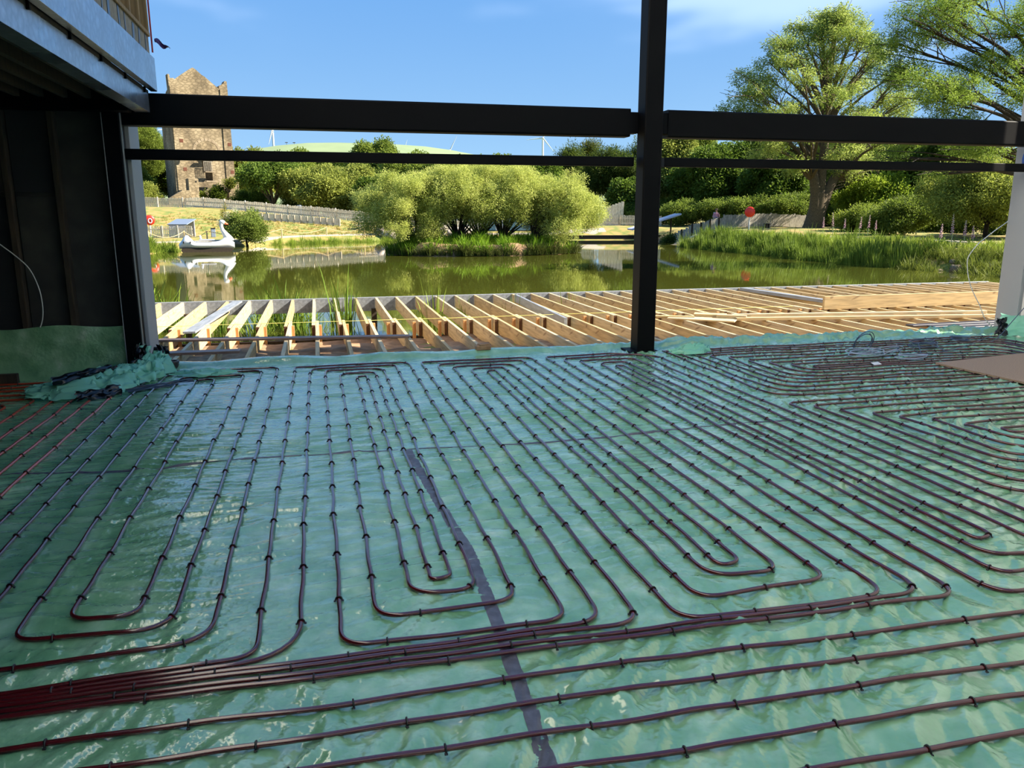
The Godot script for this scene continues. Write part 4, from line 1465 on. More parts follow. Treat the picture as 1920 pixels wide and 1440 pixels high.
func strip_spots(way: Array, wide: float, n: int, sink := 0.05) -> Array:
	var out := []
	for k in n:
		var g := rng.randf() * (way.size() - 1)
		var i := int(minf(g, way.size() - 2))
		var p: Vector2 = way[i].lerp(way[i + 1], g - i)
		p += Vector2(rng.randf_range(-wide, wide), rng.randf_range(-wide, wide)) * 0.5
		out.append(Vector3(p.x, maxf(land(p.x, p.y), -0.95) - sink, p.y))
	return out


# ------------------------------------------------------------------ the island
func build_island() -> void:
	leaves["broad"] = leaf_cluster(26, 0.62, 0.26, 0.17, 3)
	leaves["far"] = leaf_cluster(30, 0.72, 0.34, 0.24, 4)
	leaves["willow"] = leaf_cluster(36, 0.36, 0.12, 0.042, 5, -0.15)
	leaves["ash"] = leaf_cluster(28, 0.44, 0.27, 0.085, 6, 0.25, 0.6)
	leaves["conifer"] = leaf_cluster(34, 0.5, 0.28, 0.07, 7, 0.0, 0.5)
	leaves["bush"] = leaf_cluster(30, 0.28, 0.11, 0.06, 8)
	var tuft_a := tuft(16, 0.18, 0.35, 0.035, 1)
	var tuft_b := tuft(14, 0.14, 0.55, 0.03, 2)
	var reed := tuft(14, 0.16, 0.22, 0.022, 3)
	leaves["tuft_a"] = tuft_a
	leaves["tuft_b"] = tuft_b
	leaves["reed"] = reed
	var rows := []
	for j in 16:
		var row := []
		for i in 41:
			var a := TAU * i / 40.0
			var k := j / 15.0
			var w := 1.0 + 0.07 * noise_b.get_noise_2d(cos(a) * 2.0, sin(a) * 2.0)
			var y := -1.2 + 0.95 * smoothstep(1.0, 0.80, k) + 0.15 * noise_b.get_noise_2d(k * 6.0 + cos(a) * 3.0, sin(a) * 3.0)
			row.append(Vector3(9.6 + cos(a) * 6.0 * k * w, y + 0.12, -46.3 + sin(a) * 3.9 * k * w))
		rows.append(row)
	var mb := MB.new()
	mb.grid(rows)
	setting("ground_island", mb, M.soil, "low earth island in the pond")
	var wa := lin(0.70, 0.75, 0.36)
	var wb := lin(0.88, 0.90, 0.52)
	var spec := [
		["willow on the island, leftmost, its skirt hanging to the grass", Vector3(5.6, -0.35, -45.9), Vector3(-0.5, 2.1, 0.0), Vector3(3.1, 2.5, 2.6), 0.55],
		["willow on the island, tall one left of the middle with dark forked trunk", Vector3(8.1, -0.35, -46.4), Vector3(0.2, 2.8, 0.0), Vector3(3.3, 2.2, 2.7), 1.0],
		["willow on the island, right of the middle over thin bent stems", Vector3(10.7, -0.35, -46.0), Vector3(0.6, 2.8, 0.0), Vector3(3.3, 2.2, 2.6), 1.0],
		["willow on the island, rightmost, leaning out over the water", Vector3(12.4, -0.35, -45.4), Vector3(1.7, 2.15, -0.1), Vector3(2.7, 2.2, 2.4), 0.7]]
	for k in 4:
		var lobes := []
		var r := RandomNumberGenerator.new()
		r.seed = 90 + k
		for j in 22:
			var t := (j + 0.5) / 22.0
			var el := asin(clampf(1.0 - 1.75 * t, -1, 1))
			var az := j * 2.39996 + r.randf()
			var d := Vector3(cos(el) * cos(az), sin(el), cos(el) * sin(az)) * r.randf_range(0.55, 0.86)
			var c: Vector3 = spec[k][2] + d * spec[k][3]
			c.y = maxf(c.y, spec[k][4] + 0.3)
			lobes.append([c, Vector3(0.95, 0.62, 0.95) * r.randf_range(0.7, 1.25)])
		lobes.append([spec[k][2], spec[k][3] * 0.5])
		spec[k][2] = lobes
		spec[k][3] = 5200
	for k in 4:
		make_tree("willow", spec[k][0], "tree", spec[k][1], spec[k][2], spec[k][3], "willow", 0.8, wa, wb, 0.085, 0.4, 200 + k, "dark_bark", 1.3, -0.12, "willows on the island")
	make_tree("willow", "willow filling the back of the island behind the others", "tree", Vector3(9.6, -0.35, -47.6), lumps(1.0, 5.1, 4.6, 12, 95), 4200, "willow", 0.85, wa, wb, 0.09, 0.4, 205, "dark_bark", 1.2, -0.15, "willows on the island")
	var spots := []
	for k in 1500:
		var a := rng.randf() * TAU
		var q := sqrt(rng.randf())
		var p := Vector2(9.6 + cos(a) * 5.75 * q, -46.3 + sin(a) * 3.6 * q)
		spots.append(Vector3(p.x, -0.42 - 0.35 * pow(q, 6.0), p.y))
	sward("island_grass", "bright green long grass all over the island under the willows", "grass", tuft_a, spots, 0.55, 1.05, lin(0.38, 0.54, 0.12), lin(0.58, 0.72, 0.20))
	spots = []
	for k in 420:
		var a := rng.randf_range(0.15, 2.9)
		spots.append(Vector3(9.6 + cos(a) * rng.randf_range(5.2, 5.9), -0.72, -46.3 + sin(a) * rng.randf_range(3.3, 3.85)))
	sward("island_sedge", "dull olive sedge hanging over the front edge of the island", "sedge", tuft_b, spots, 0.45, 0.85, lin(0.26, 0.31, 0.12), lin(0.42, 0.44, 0.22), 1.3)


# ------------------------------------------------------------------ the banks
func board_run(o: Node3D, way: Array, h: float, step: float, wide: float, m: Material, post_step: float, lean := 0.0, dark: Material = null, rails := 2) -> void:   # a fence: pickets, rails, posts
	var pk := MB.new()
	var rl := MB.new()
	var since := post_step
	var a: float = 0.0
	for i in way.size() - 1:
		var p: Vector2 = way[i]
		var q: Vector2 = way[i + 1]
		var len := p.distance_to(q)
		var n := int(len / step)
		var dirv := (q - p).normalized()
		var bs := Basis(Vector3(dirv.x, 0, dirv.y), Vector3.UP, Vector3(-dirv.y, 0, dirv.x))
		for k in n:
			var c := p.lerp(q, (k + 0.5) / n)
			var y := land(c.x, c.y)
			var hh := h * rng.randf_range(0.96, 1.04)
			pk.box(Vector3(c.x, y + hh * 0.5 + 0.05, c.y) + bs * Vector3(0, 0, 0.035), Vector3(wide, hh, 0.022), bs * Basis(Vector3(0, 0, 1), rng.randf_range(-0.03, 0.03) + lean))
			since += len / n
			if since >= post_step:
				since = 0.0
				var ps := MB.new()
				ps.box(Vector3(0, h * 0.55, 0), Vector3(0.11, h * 1.15, 0.11), bs, 0.01)
				var po := put("post", ps, dark if dark else m, o)
				po.position = Vector3(c.x, y, c.y) + bs * Vector3(0, 0, -0.03 if not dark else 0.08)
		for r in rails:
			var ya := land(p.x, p.y) + h * (0.28 + 0.5 * r)
			var yb := land(q.x, q.y) + h * (0.28 + 0.5 * r)
			rl.bar(Vector3(p.x, ya, p.y), Vector3(q.x, yb, q.y), 0.03, 0.08)
	var pm := put("pickets", pk, m, o)
	pm.set_meta("kind", "stuff")
	put("rail", rl, m, o)


func ground_ribbon(called: String, label: String, way: Array, wide: float, m: Material, lift := 0.04) -> void:
	var cv := Curve2D.new()
	for i in way.size():
		var a: Vector2 = way[maxi(i - 1, 0)]
		var b: Vector2 = way[mini(i + 1, way.size() - 1)]
		cv.add_point(way[i], -(b - a) * 0.18, (b - a) * 0.18)
	var len := cv.get_baked_length()
	var n := int(len / 0.6)
	var rows := []
	for k in n + 1:
		var p := cv.sample_baked(len * k / n)
		var t := (cv.sample_baked(minf(len * k / n + 0.2, len)) - cv.sample_baked(maxf(len * k / n - 0.2, 0))).normalized()
		var s := Vector2(-t.y, t.x)
		var row := []
		for i in 7:
			var q := p + s * wide * (i / 6.0 - 0.5) * (1.0 + 0.15 * noise_b.get_noise_1d(k * 0.3))
			row.append(Vector3(q.x, land(q.x, q.y) + lift - (0.12 if i == 0 or i == 6 else 0.0), q.y))
		rows.append(row)
	var mb := MB.new()
	mb.grid(rows)
	setting(called, mb, m, label)


func buoy_stand(label: String, at: Vector2, h: float, turn: float, faced: bool) -> void:
	var o := thing("lifebuoy_stand", label, "lifebuoy", Vector3(at.x, land(at.x, at.y), at.y), turn)
	var mb := MB.new()
	mb.tube([Vector3(0, -0.2, 0), Vector3(0, h - 0.3, 0)], 0.045, 8)
	put("post", mb, M.white_paint, o)
	mb = MB.new()
	mb.lathe(Vector3(0, h, -0.02), [Vector2(0.01, -0.09), Vector2(0.34, -0.07), Vector2(0.40, 0.0), Vector2(0.36, 0.09), Vector2(0.22, 0.14), Vector2(0.01, 0.15)], 20, Basis(Vector3.RIGHT, PI / 2))
	put("red_case", mb, M.red_plastic, o)
	if faced:
		mb = MB.new()
		var ring := []
		for k in 17:
			var a := TAU * k / 16.0
			ring.append(Vector3(0.03 + cos(a) * 0.13, h - 0.06 + sin(a) * 0.17, 0.15))
		mb.tube(ring, 0.045, 6)
		put("white_ring", mb, M.white_paint, o)


func build_banks() -> void:
	# paths
	ground_ribbon("path_1", "pale gravel path along the left and far banks", [Vector2(-24, -57.5), Vector2(-15, -57.0), Vector2(-8.5, -58.6), Vector2(-5.0, -63.5), Vector2(-1.0, -68.6), Vector2(6.0, -71.4), Vector2(15.0, -71.6), Vector2(26.0, -69.8)], 2.2, M.gravel)
	ground_ribbon("path_2", "pale path behind the reeds on the right bank", [Vector2(28.0, -60.0), Vector2(29.2, -54.0), Vector2(31.0, -47.0), Vector2(31.0, -38.0), Vector2(30.2, -28.0)], 0.7, M.gravel)
	ground_ribbon("ground_sand", "eroded sandy bank sloping into the pond right of the column", [Vector2(28.8, -65.5), Vector2(28.4, -60.5), Vector2(25.9, -55.6), Vector2(25.2, -52.2)], 2.8, M.sand_bank, 0.06)
	var mb := MB.new()
	mb.bar(Vector3(18.0, -0.52, -68.3), Vector3(30.2, -0.50, -65.6), 0.1, 0.34, 0.02)
	solo("timber_edging", mb, M.dark_timber, "long brown timber edging along the far waterline", "edging")
	# fences
	var f := thing("picket_fence", "weathered picket fence running down the hillside at left", "fence")
	board_run(f, [Vector2(-22, -95.0), Vector2(-17.85, -94.0), Vector2(-13.6, -93.0), Vector2(-8.4, -89.6), Vector2(-1.7, -84.7), Vector2(5.5, -80.7), Vector2(9.5, -77.6), Vector2(14, -76.5)], 1.0, 0.15, 0.105, M.pale_fence, 2.6, 0.0, M.pale_fence)
	f = thing("board_fence", "low close boarded fence with dark posts in front of the hillside picket fence", "fence")
	board_run(f, [Vector2(-5.6, -78.4), Vector2(-1.5, -77.2), Vector2(2.2, -76.0)], 0.62, 0.2, 0.19, M.pale_fence, 0.55, 0.0, M.old_wood)
	f = thing("picket_fence", "short pale picket fence in front of the small shelter at left", "fence")
	board_run(f, [Vector2(-12.9, -66.8), Vector2(-9.4, -66.1)], 0.85, 0.13, 0.07, M.pale_fence, 1.13, 0.0, M.old_wood)
	f = thing("picket_fence", "pale picket fence on the far bank just left of the column", "fence")
	board_run(f, [Vector2(12, -76.0), Vector2(20, -75.2), Vector2(27.0, -73.4), Vector2(32.5, -71.6)], 0.95, 0.16, 0.11, M.pale_fence, 2.3, 0.0, M.old_wood)
	f = thing("board_fence", "grey boarded fence with leaning posts above the sandy bank", "fence")
	board_run(f, [Vector2(26.2, -60.2), Vector2(29.5, -59.8), Vector2(33.2, -60.4)], 0.92, 0.21, 0.20, M.old_wood, 0.75, 0.0, M.dark_timber)
	f = thing("picket_fence", "grey close picket fence running up to the big ash trunk", "fence")
	board_run(f, [Vector2(33.3, -61.0), Vector2(37.0, -61.3), Vector2(41.6, -61.4)], 1.05, 0.125, 0.10, M.old_wood, 2.2)
	# tall pale screen
	f = thing("board_screen", "tall pale board screen behind the far picket fence", "fence", Vector3(29.6, land(29.6, -77.0), -77.0), -0.2)
	for k in 8:
		mb = MB.new()
		mb.box(Vector3(-1.3 + k * 0.31, 0.85 + 0.05 * k, 0), Vector3(0.29, 1.7 + 0.1 * k, 0.04), Basis(Vector3(0, 0, 1), -0.03), 0.008)
		put("board", mb, M.pale_fence, f)
	# buoys, bins, benches
	buoy_stand("red lifebuoy case on a post by the short fence, white ring on it", Vector2(-12.78, -68.0), 1.35, 0.15, true)
	buoy_stand("plain red lifebuoy case on a thin post on the right bank", Vector2(32.2, -55.0), 1.30, -0.75, false)
	var o := thing("litter_bin", "grey litter bin with a dark lid on the left bank path", "bin", Vector3(-8.0, land(-8.0, -67.0), -67.0), 0.2)
	mb = MB.new()
	mb.box(Vector3(0, 0.32, 0), Vector3(0.32, 0.64, 0.32), Basis(), 0.02)
	put("body", mb, M.slate_roof, o)
	mb = MB.new()
	mb.box(Vector3(0, 0.68, 0), Vector3(0.36, 0.08, 0.36), Basis(), 0.02)
	put("lid", mb, M.black_plastic, o)
	mb = MB.new()
	mb.lathe(Vector3.ZERO, [Vector2(0.001, 0.0), Vector2(0.26, 0.0), Vector2(0.28, 0.45), Vector2(0.26, 0.9), Vector2(0.001, 0.92)], 14)
	solo("barrel", mb, M.blue_cable, "dark blue barrel standing behind the hillside fence", "barrel", Vector3(-1.7, land(-1.7, -88.0) + 0.15, -88.0))
	o = thing("picnic_table", "wooden picnic table on the grass near the left edge of the island", "table", Vector3(4.4, land(4.4, -74.6), -74.6), 0.2)
	mb = MB.new()
	for k in 5:
		mb.box(Vector3(0, 0.72, -0.3 + k * 0.15), Vector3(1.7, 0.04, 0.13), Basis(), 0.006)
	put("table_top", mb, M.pale_fence, o)
	for s in [-1, 1]:
		mb = MB.new()
		mb.box(Vector3(0, 0.44, s * 0.68), Vector3(1.7, 0.04, 0.24), Basis(), 0.006)
		put("bench", mb, M.pale_fence, o)
		mb = MB.new()
		mb.bar(Vector3(s * 0.6, 0.0, -0.6), Vector3(s * 0.6, 0.7, -0.1), 0.05, 0.09)
		mb.bar(Vector3(s * 0.6, 0.0, 0.6), Vector3(s * 0.6, 0.7, 0.1), 0.05, 0.09)
		mb.box(Vector3(s * 0.6, 0.40, 0), Vector3(0.05, 0.09, 1.5))
		put("leg", mb, M.old_wood, o)
	o = thing("bench", "small black bench in front of the grey picket fence", "bench", Vector3(36.4, land(36.4, -59.3), -59.3), 0.1)
	mb = MB.new()
	mb.box(Vector3(0, 0.34, 0), Vector3(0.5, 0.06, 0.3), Basis(), 0.01)
	put("seat", mb, M.black_plastic, o)
	for s in [-1, 1]:
		mb = MB.new()
		mb.box(Vector3(s * 0.13, 0.16, 0), Vector3(0.06, 0.32, 0.24), Basis(), 0.008)
		put("leg", mb, M.black_plastic, o)
	# open-fronted shelter with a sloping roof
	o = thing("shelter", "small lean-to shelter with a blue grey roof behind the short fence", "shelter", Vector3(-10.4, land(-10.4, -67.8), -67.8), -0.45)
	mb = MB.new()
	mb.prism(PackedVector2Array([Vector2(-0.55, 0), Vector2(0.55, 0), Vector2(0.55, 1.0), Vector2(-0.55, 1.35)]), 0.05, Transform3D(Basis(Vector3(0, 0, 1), Vector3.UP, Vector3(-1, 0, 0)), Vector3(-0.75, 0, 0)))
	put("end_wall", mb, M.lichen_wall, o)
	for k in 2:
		mb = MB.new()
		mb.box(Vector3(-0.38 + k * 0.76, 0.5, 0.55), Vector3(0.72, 1.0, 0.05), Basis(), 0.01)
		put("door", mb, M.pale_wall, o)
	mb = MB.new()
	mb.box(Vector3(0, 0.67, -0.55), Vector3(1.5, 1.34, 0.05))
	put("back_wall", mb, M.pale_wall, o)
	mb = MB.new()
	mb.box(Vector3(0, 1.22, 0.0), Vector3(1.75, 0.06, 1.35), Basis(Vector3.RIGHT, 0.31), 0.01)
	put("roof", mb, M.slate_roof, o)
	# rope rail along the path
	o = thing("rope_rail", "low rope rail on wooden posts along the left bank path", "railing")
	var posts := [Vector2(-13.9, -61.0), Vector2(-11.0, -57.6), Vector2(-9.2, -60.6), Vector2(-7.6, -60.0), Vector2(-2.7, -65.4), Vector2(0.8, -69.3), Vector2(4.0, -70.4), Vector2(7.5, -71.0)]
	for i in posts.size():
		mb = MB.new()
		mb.tube([Vector3(0, -0.2, 0), Vector3(0, 0.75, 0)], 0.05, 7)
		put("post", mb, M.rope, o).position = Vector3(posts[i].x, land(posts[i].x, posts[i].y), posts[i].y)
		if i > 0:
			var pts := []
			for k in 11:
				var t := k / 10.0
				var p: Vector2 = posts[i - 1].lerp(posts[i], t)
				var y := lerpf(land(posts[i - 1].x, posts[i - 1].y), land(posts[i].x, posts[i].y), t) + 0.70 - 1.6 * t * (1 - t)
				pts.append(Vector3(p.x, y, p.y))
			mb = MB.new()
			mb.tube(pts, 0.022, 5)
			put("rope", mb, M.rope, o)
	build_swan()
	build_person()
	for k in 2:
		mb = MB.new()
		mb.tube([Vector3(0, -0.1, 0), Vector3(0, 1.42, 0)], 0.075, 10)
		solo("white_post", mb, M.white_paint, ["white post beside the standing person, nearer one", "second white post, right of the first"][k], "post", Vector3(32.9 + k * 0.28, land(33.1, -61.8), -61.9 - k * 0.1))
	# rocks on the far bank
	var rock_forms := []
	for k in 4:
		mb = MB.new()
		mb.ball(Vector3.ZERO, Vector3(0.36, 0.27, 0.32), Basis(), 10)
		var r2 := RandomNumberGenerator.new()
		for i in mb.v.size():
			var p := mb.v[i]
			mb.v[i] = p * (1.0 + 0.45 * noise_b.get_noise_3d(p.x * 3.0 + k * 5.0, p.y * 3.0, p.z * 3.0))
		rock_forms.append(mb.mesh())
	for k in 64:
		var u := rng.randf()
		var bank := k < 58
		var p := Vector2(lerpf(5.2, 13.2, u), -70.0 + rng.randf_range(-1.0, 0.9)) if bank else Vector2(24.9 + rng.randf_range(-0.6, 0.5), -25.8 + rng.randf_range(-1.5, 1.5))
		var ro := solo("rock", rock_forms[k % 4], M.pale_rock if bank else M.rubble_stone, "pale angular rock in the heap on the far bank left behind the willows" if bank else "grey rock at the water's edge by the right reveal", "rock", Vector3(p.x, land(p.x, p.y) + rng.randf_range(0.0, 0.55 if bank else 0.1), p.y), rng.randf() * TAU, "rocks heaped on the far bank" if bank else "rocks at the right water's edge")
		ro.scale = Vector3.ONE * rng.randf_range(0.7, 1.25) * (1.0 if bank else 0.6)
	# reeds and grasses
	sward("reeds", "tall green reeds along the water's edge of the right bank", "reeds", leaves["reed"], strip_spots([Vector2(26.0, -51.5), Vector2(25.4, -46.0), Vector2(25.2, -40.0), Vector2(24.7, -34.0), Vector2(24.8, -29.5)], 2.2, 2300), 0.7, 1.2, lin(0.34, 0.44, 0.14), lin(0.55, 0.64, 0.24))
	sward("bank_grass", "short bright grass on top of the right bank", "grass", leaves["tuft_a"], strip_spots([Vector2(28.0, -52.0), Vector2(27.8, -44.0), Vector2(27.4, -36.0), Vector2(27.4, -29.0), Vector2(28.0, -24.0)], 4.2, 2600, 0.0), 0.2, 0.42, lin(0.54, 0.63, 0.18), lin(0.70, 0.77, 0.30))
	sward("bank_grass", "rough grass at the water's edge by the right reveal", "grass", leaves["tuft_b"], strip_spots([Vector2(24.9, -29.5), Vector2(25.6, -25.0), Vector2(24.8, -20.0)], 2.6, 700), 0.4, 0.85, lin(0.36, 0.42, 0.16), lin(0.58, 0.62, 0.26))
	sward("bank_grass", "reedy green grass on the left far bank between bush and island", "grass", leaves["reed"], strip_spots([Vector2(-3.0, -62.6), Vector2(0.8, -66.2), Vector2(6.2, -68.2), Vector2(9.0, -68.6)], 1.7, 900), 0.35, 0.8, lin(0.38, 0.48, 0.14), lin(0.62, 0.70, 0.24))
	sward("bank_grass", "grass tufts on the bank left of the white swan boat", "grass", leaves["tuft_b"], strip_spots([Vector2(-11.6, -46.0), Vector2(-10.4, -50.5), Vector2(-9.2, -53.6)], 1.6, 420), 0.4, 0.8, lin(0.32, 0.44, 0.12), lin(0.56, 0.64, 0.22))
	sward("pond_grass", "tall thin grass growing at the left end of the deck rim", "grass", leaves["tuft_b"], strip_spots([Vector2(-4.6, -17.5), Vector2(-2.6, -16.6), Vector2(-1.0, -16.5), Vector2(-0.2, -16.7)], 1.5, 120, 0.0), 0.7, 1.25, lin(0.34, 0.46, 0.14), lin(0.60, 0.68, 0.26), 0.8)
	sward("pond_grass", "grass growing up between the joists of the deck", "grass", leaves["tuft_b"], strip_spots([Vector2(-2.6, -13.0), Vector2(1.0, -13.3), Vector2(5.4, -13.4)], 1.8, 190, 0.0), 0.35, 0.75, lin(0.28, 0.40, 0.12), lin(0.52, 0.60, 0.22), 0.8)
	sward("pond_grass", "a few tall green grasses rising through the middle of the deck", "grass", leaves["reed"], [Vector3(0.35, -0.78, -13.6), Vector3(0.5, -0.78, -13.8), Vector3(0.42, -0.8, -13.5), Vector3(2.55, -0.8, -14.2), Vector3(2.65, -0.8, -14.4), Vector3(3.4, -0.8, -14.3), Vector3(3.5, -0.8, -14.6), Vector3(3.55, -0.8, -14.4), Vector3(4.6, -0.8, -14.3), Vector3(2.0, -0.8, -13.8)], 0.95, 1.35, lin(0.34, 0.46, 0.14), lin(0.56, 0.66, 0.24), 0.7)
	sward("meadow_grass", "dry yellowish grass over the left hillside", "grass", leaves["tuft_b"], strip_spots([Vector2(-18, -72.0), Vector2(-8, -78.0), Vector2(0, -74.0), Vector2(8, -74.0)], 9.0, 2600, 0.0), 0.12, 0.3, lin(0.48, 0.48, 0.18), lin(0.70, 0.64, 0.32))
	# foxgloves
	var spikes := [[33.4, -46.4, 1.5, "foxglove spike on right bank, tallest of the group below the ash"], [33.0, -46.9, 1.2, "foxglove spike just left of the tallest one below the ash"], [33.9, -45.9, 1.1, "foxglove spike just right of the tallest one below the ash"], [33.6, -44.0, 1.25, "deep purple foxglove spike, middle cluster of the right bank"], [34.0, -43.7, 1.35, "second purple foxglove spike in the middle cluster, taller"], [34.4, -43.5, 1.0, "low foxglove spike at the right of the middle cluster"], [28.5, -30.8, 1.5, "tall pink foxglove spike nearest the right reveal"], [28.9, -30.5, 1.2, "pink foxglove spike right of the tall one near the reveal"], [28.2, -31.2, 1.1, "pink foxglove spike left of the tall one near the reveal"], [29.3, -30.4, 0.95, "lowest pink foxglove spike near the right reveal"]]
	for q in spikes:
		var fo := thing("foxglove", q[3], "flower", Vector3(q[0], land(q[0], q[1]), q[1]), rng.randf() * 6.0, "foxgloves on the right bank")
		mb = MB.new()
		var lean := rng.randf_range(-0.12, 0.12)
		mb.tube([Vector3.ZERO, Vector3(lean * 0.3, q[2] * 0.5, 0), Vector3(lean, q[2], 0)], [0.02, 0.016, 0.008], 5)
		mb.tint = Color.WHITE
		put("stem", mb, M.lichen_wall, fo)
		mb = MB.new()
		for k in 26:
			var t := k / 25.0
			var a := k * 2.4
			mb.tint = lin(0.70, 0.46, 0.62).lerp(lin(0.84, 0.72, 0.72), rng.randf())
			var c := Vector3(lean * (0.4 + 0.6 * t), q[2] * (0.42 + 0.56 * t), 0)
			var d := Vector3(cos(a), -0.5, sin(a)).normalized()
			var rr := 0.034 * (1.0 - 0.6 * t)
			mb.lathe(c + d * 0.01, [Vector2(0.3 * rr, 0.0), Vector2(0.6 * rr, rr), Vector2(rr, 2.2 * rr)], 6, Basis(d.cross(Vector3.UP).normalized(), d, d.cross(d.cross(Vector3.UP)).normalized()))
		put("bells", mb, M.petal, fo, true)
		clump("leaves", leaves["bush"], M.leaf, [Transform3D(Basis().scaled(Vector3(1.1, 0.8, 1.1)), Vector3(0, 0.2, 0)), Transform3D(Basis(Vector3.UP, 1.0), Vector3(0.2, 0.15, 0.1))], [lin(0.4, 0.5, 0.2), lin(0.45, 0.55, 0.22)], fo)


func build_swan() -> void:
	var o := thing("swan_boat", "white swan shaped pedal boat moored by the left bank", "boat", Vector3(-6.65, -0.75, -52.3), 0.08)
	# hull: sections along x, the tail at -1.6, the breast at +1.55
	var rows := []
	for j in 25:
		var t := j / 24.0
		var x := lerpf(-1.6, 1.6, t)
		var half := 0.62 * pow(sin(PI * clampf(t * 0.86 + 0.10, 0, 1)), 0.45)
		var topy := 0.62 + 0.42 * exp(-pow((t - 0.14) / 0.085, 2.0)) + 0.30 * exp(-pow((t - 0.86) / 0.10, 2.0)) - 0.10 * smoothstep(0.9, 1.0, t) - 0.12 * smoothstep(0.08, 0.0, t)
		var row := []
		for i in 20:
			var a := TAU * i / 20.0
			var ca := cos(a)
			var sa := sin(a)
			var yy := lerpf(0.20, topy, pow(sa * 0.5 + 0.5, 0.8))
			var zz := half * signf(ca) * pow(absf(ca), 0.55) * (1.0 - 0.35 * clampf(sa, 0, 1))
			row.append(Vector3(x, yy, zz))
		rows.append(row)
	var mb := MB.new()
	mb.grid(rows, Vector3.ZERO, true)
	for i in mb.v.size():
		if mb.n[i].dot(Vector3(0, mb.v[i].y - 0.5, mb.v[i].z)) < 0.0:
			mb.n[i] = -mb.n[i]
	for e in [0, 24]:
		var c := Vector3(rows[e][0].x, 0.5, 0)
		for i in 20:
			mb.tri(c, rows[e][i], rows[e][(i + 1) % 20], Vector3(-1 if e == 0 else 1, 0, 0))
	put("hull", mb, M.white_shell, o)
	mb = MB.new()
	mb.tube([Vector3(1.30, 0.62, 0), Vector3(1.22, 0.88, 0), Vector3(1.08, 1.10, 0), Vector3(0.95, 1.32, 0), Vector3(0.90, 1.55, 0), Vector3(0.93, 1.74, 0)], [0.34, 0.24, 0.17, 0.125, 0.105, 0.11], 14)
	put("neck", mb, M.white_shell, o)
	mb = MB.new()
	mb.ball(Vector3(0.98, 1.80, 0), Vector3(0.19, 0.145, 0.13), Basis(Vector3(0, 0, 1), -0.3), 14)
	put("head", mb, M.white_shell, o)
	mb = MB.new()
	mb.lathe(Vector3(1.10, 1.75, 0), [Vector2(0.085, 0.0), Vector2(0.075, 0.08), Vector2(0.055, 0.17), Vector2(0.012, 0.24)], 10, Basis(Vector3(0, 0, 1), -1.95))
	put("beak", mb, M.orange_plastic, o)
	for s in [-1, 1]:
		mb = MB.new()
		mb.ball(Vector3(1.06, 1.83, s * 0.118), Vector3(0.022, 0.022, 0.012), Basis(), 8)
		put("eye", mb, M.black_plastic, o)
		mb = MB.new()
		mb.box(Vector3(-1.32 + 0.0, 0.60, s * 0.50), Vector3(0.07, 0.13, 0.05), Basis(), 0.012)
		put("vent", mb, M.dark_hole, o)
		mb = MB.new()
		mb.box(Vector3(-0.93, 0.60, s * 0.57), Vector3(0.07, 0.13, 0.05), Basis(), 0.012)
		put("vent", mb, M.dark_hole, o)
		mb = MB.new()
		var fl := PackedVector2Array([Vector2(-1.45, 0.24), Vector2(-1.5, 0.1), Vector2(-1.3, -0.12), Vector2(1.2, -0.12), Vector2(1.5, 0.10), Vector2(1.5, 0.24)])
		mb.prism(fl, 0.22, Transform3D(Basis(), Vector3(0, 0, s * 0.40 - 0.11)))
		put("float", mb, M.dark_timber, o)
	mb = MB.new()
	mb.box(Vector3(0.0, 0.74, 0), Vector3(0.9, 0.05, 0.75), Basis(), 0.02)
	mb.box(Vector3(-0.35, 0.86, 0), Vector3(0.08, 0.30, 0.72), Basis(Vector3(0, 0, 1), 0.2), 0.02)
	put("seat", mb, M.pale_wall, o)


func smin(a: float, b: float, k: float) -> float:
	var h := clampf(0.5 + 0.5 * (b - a) / k, 0.0, 1.0)
	return lerpf(b, a, h) - k * h * (1.0 - h)


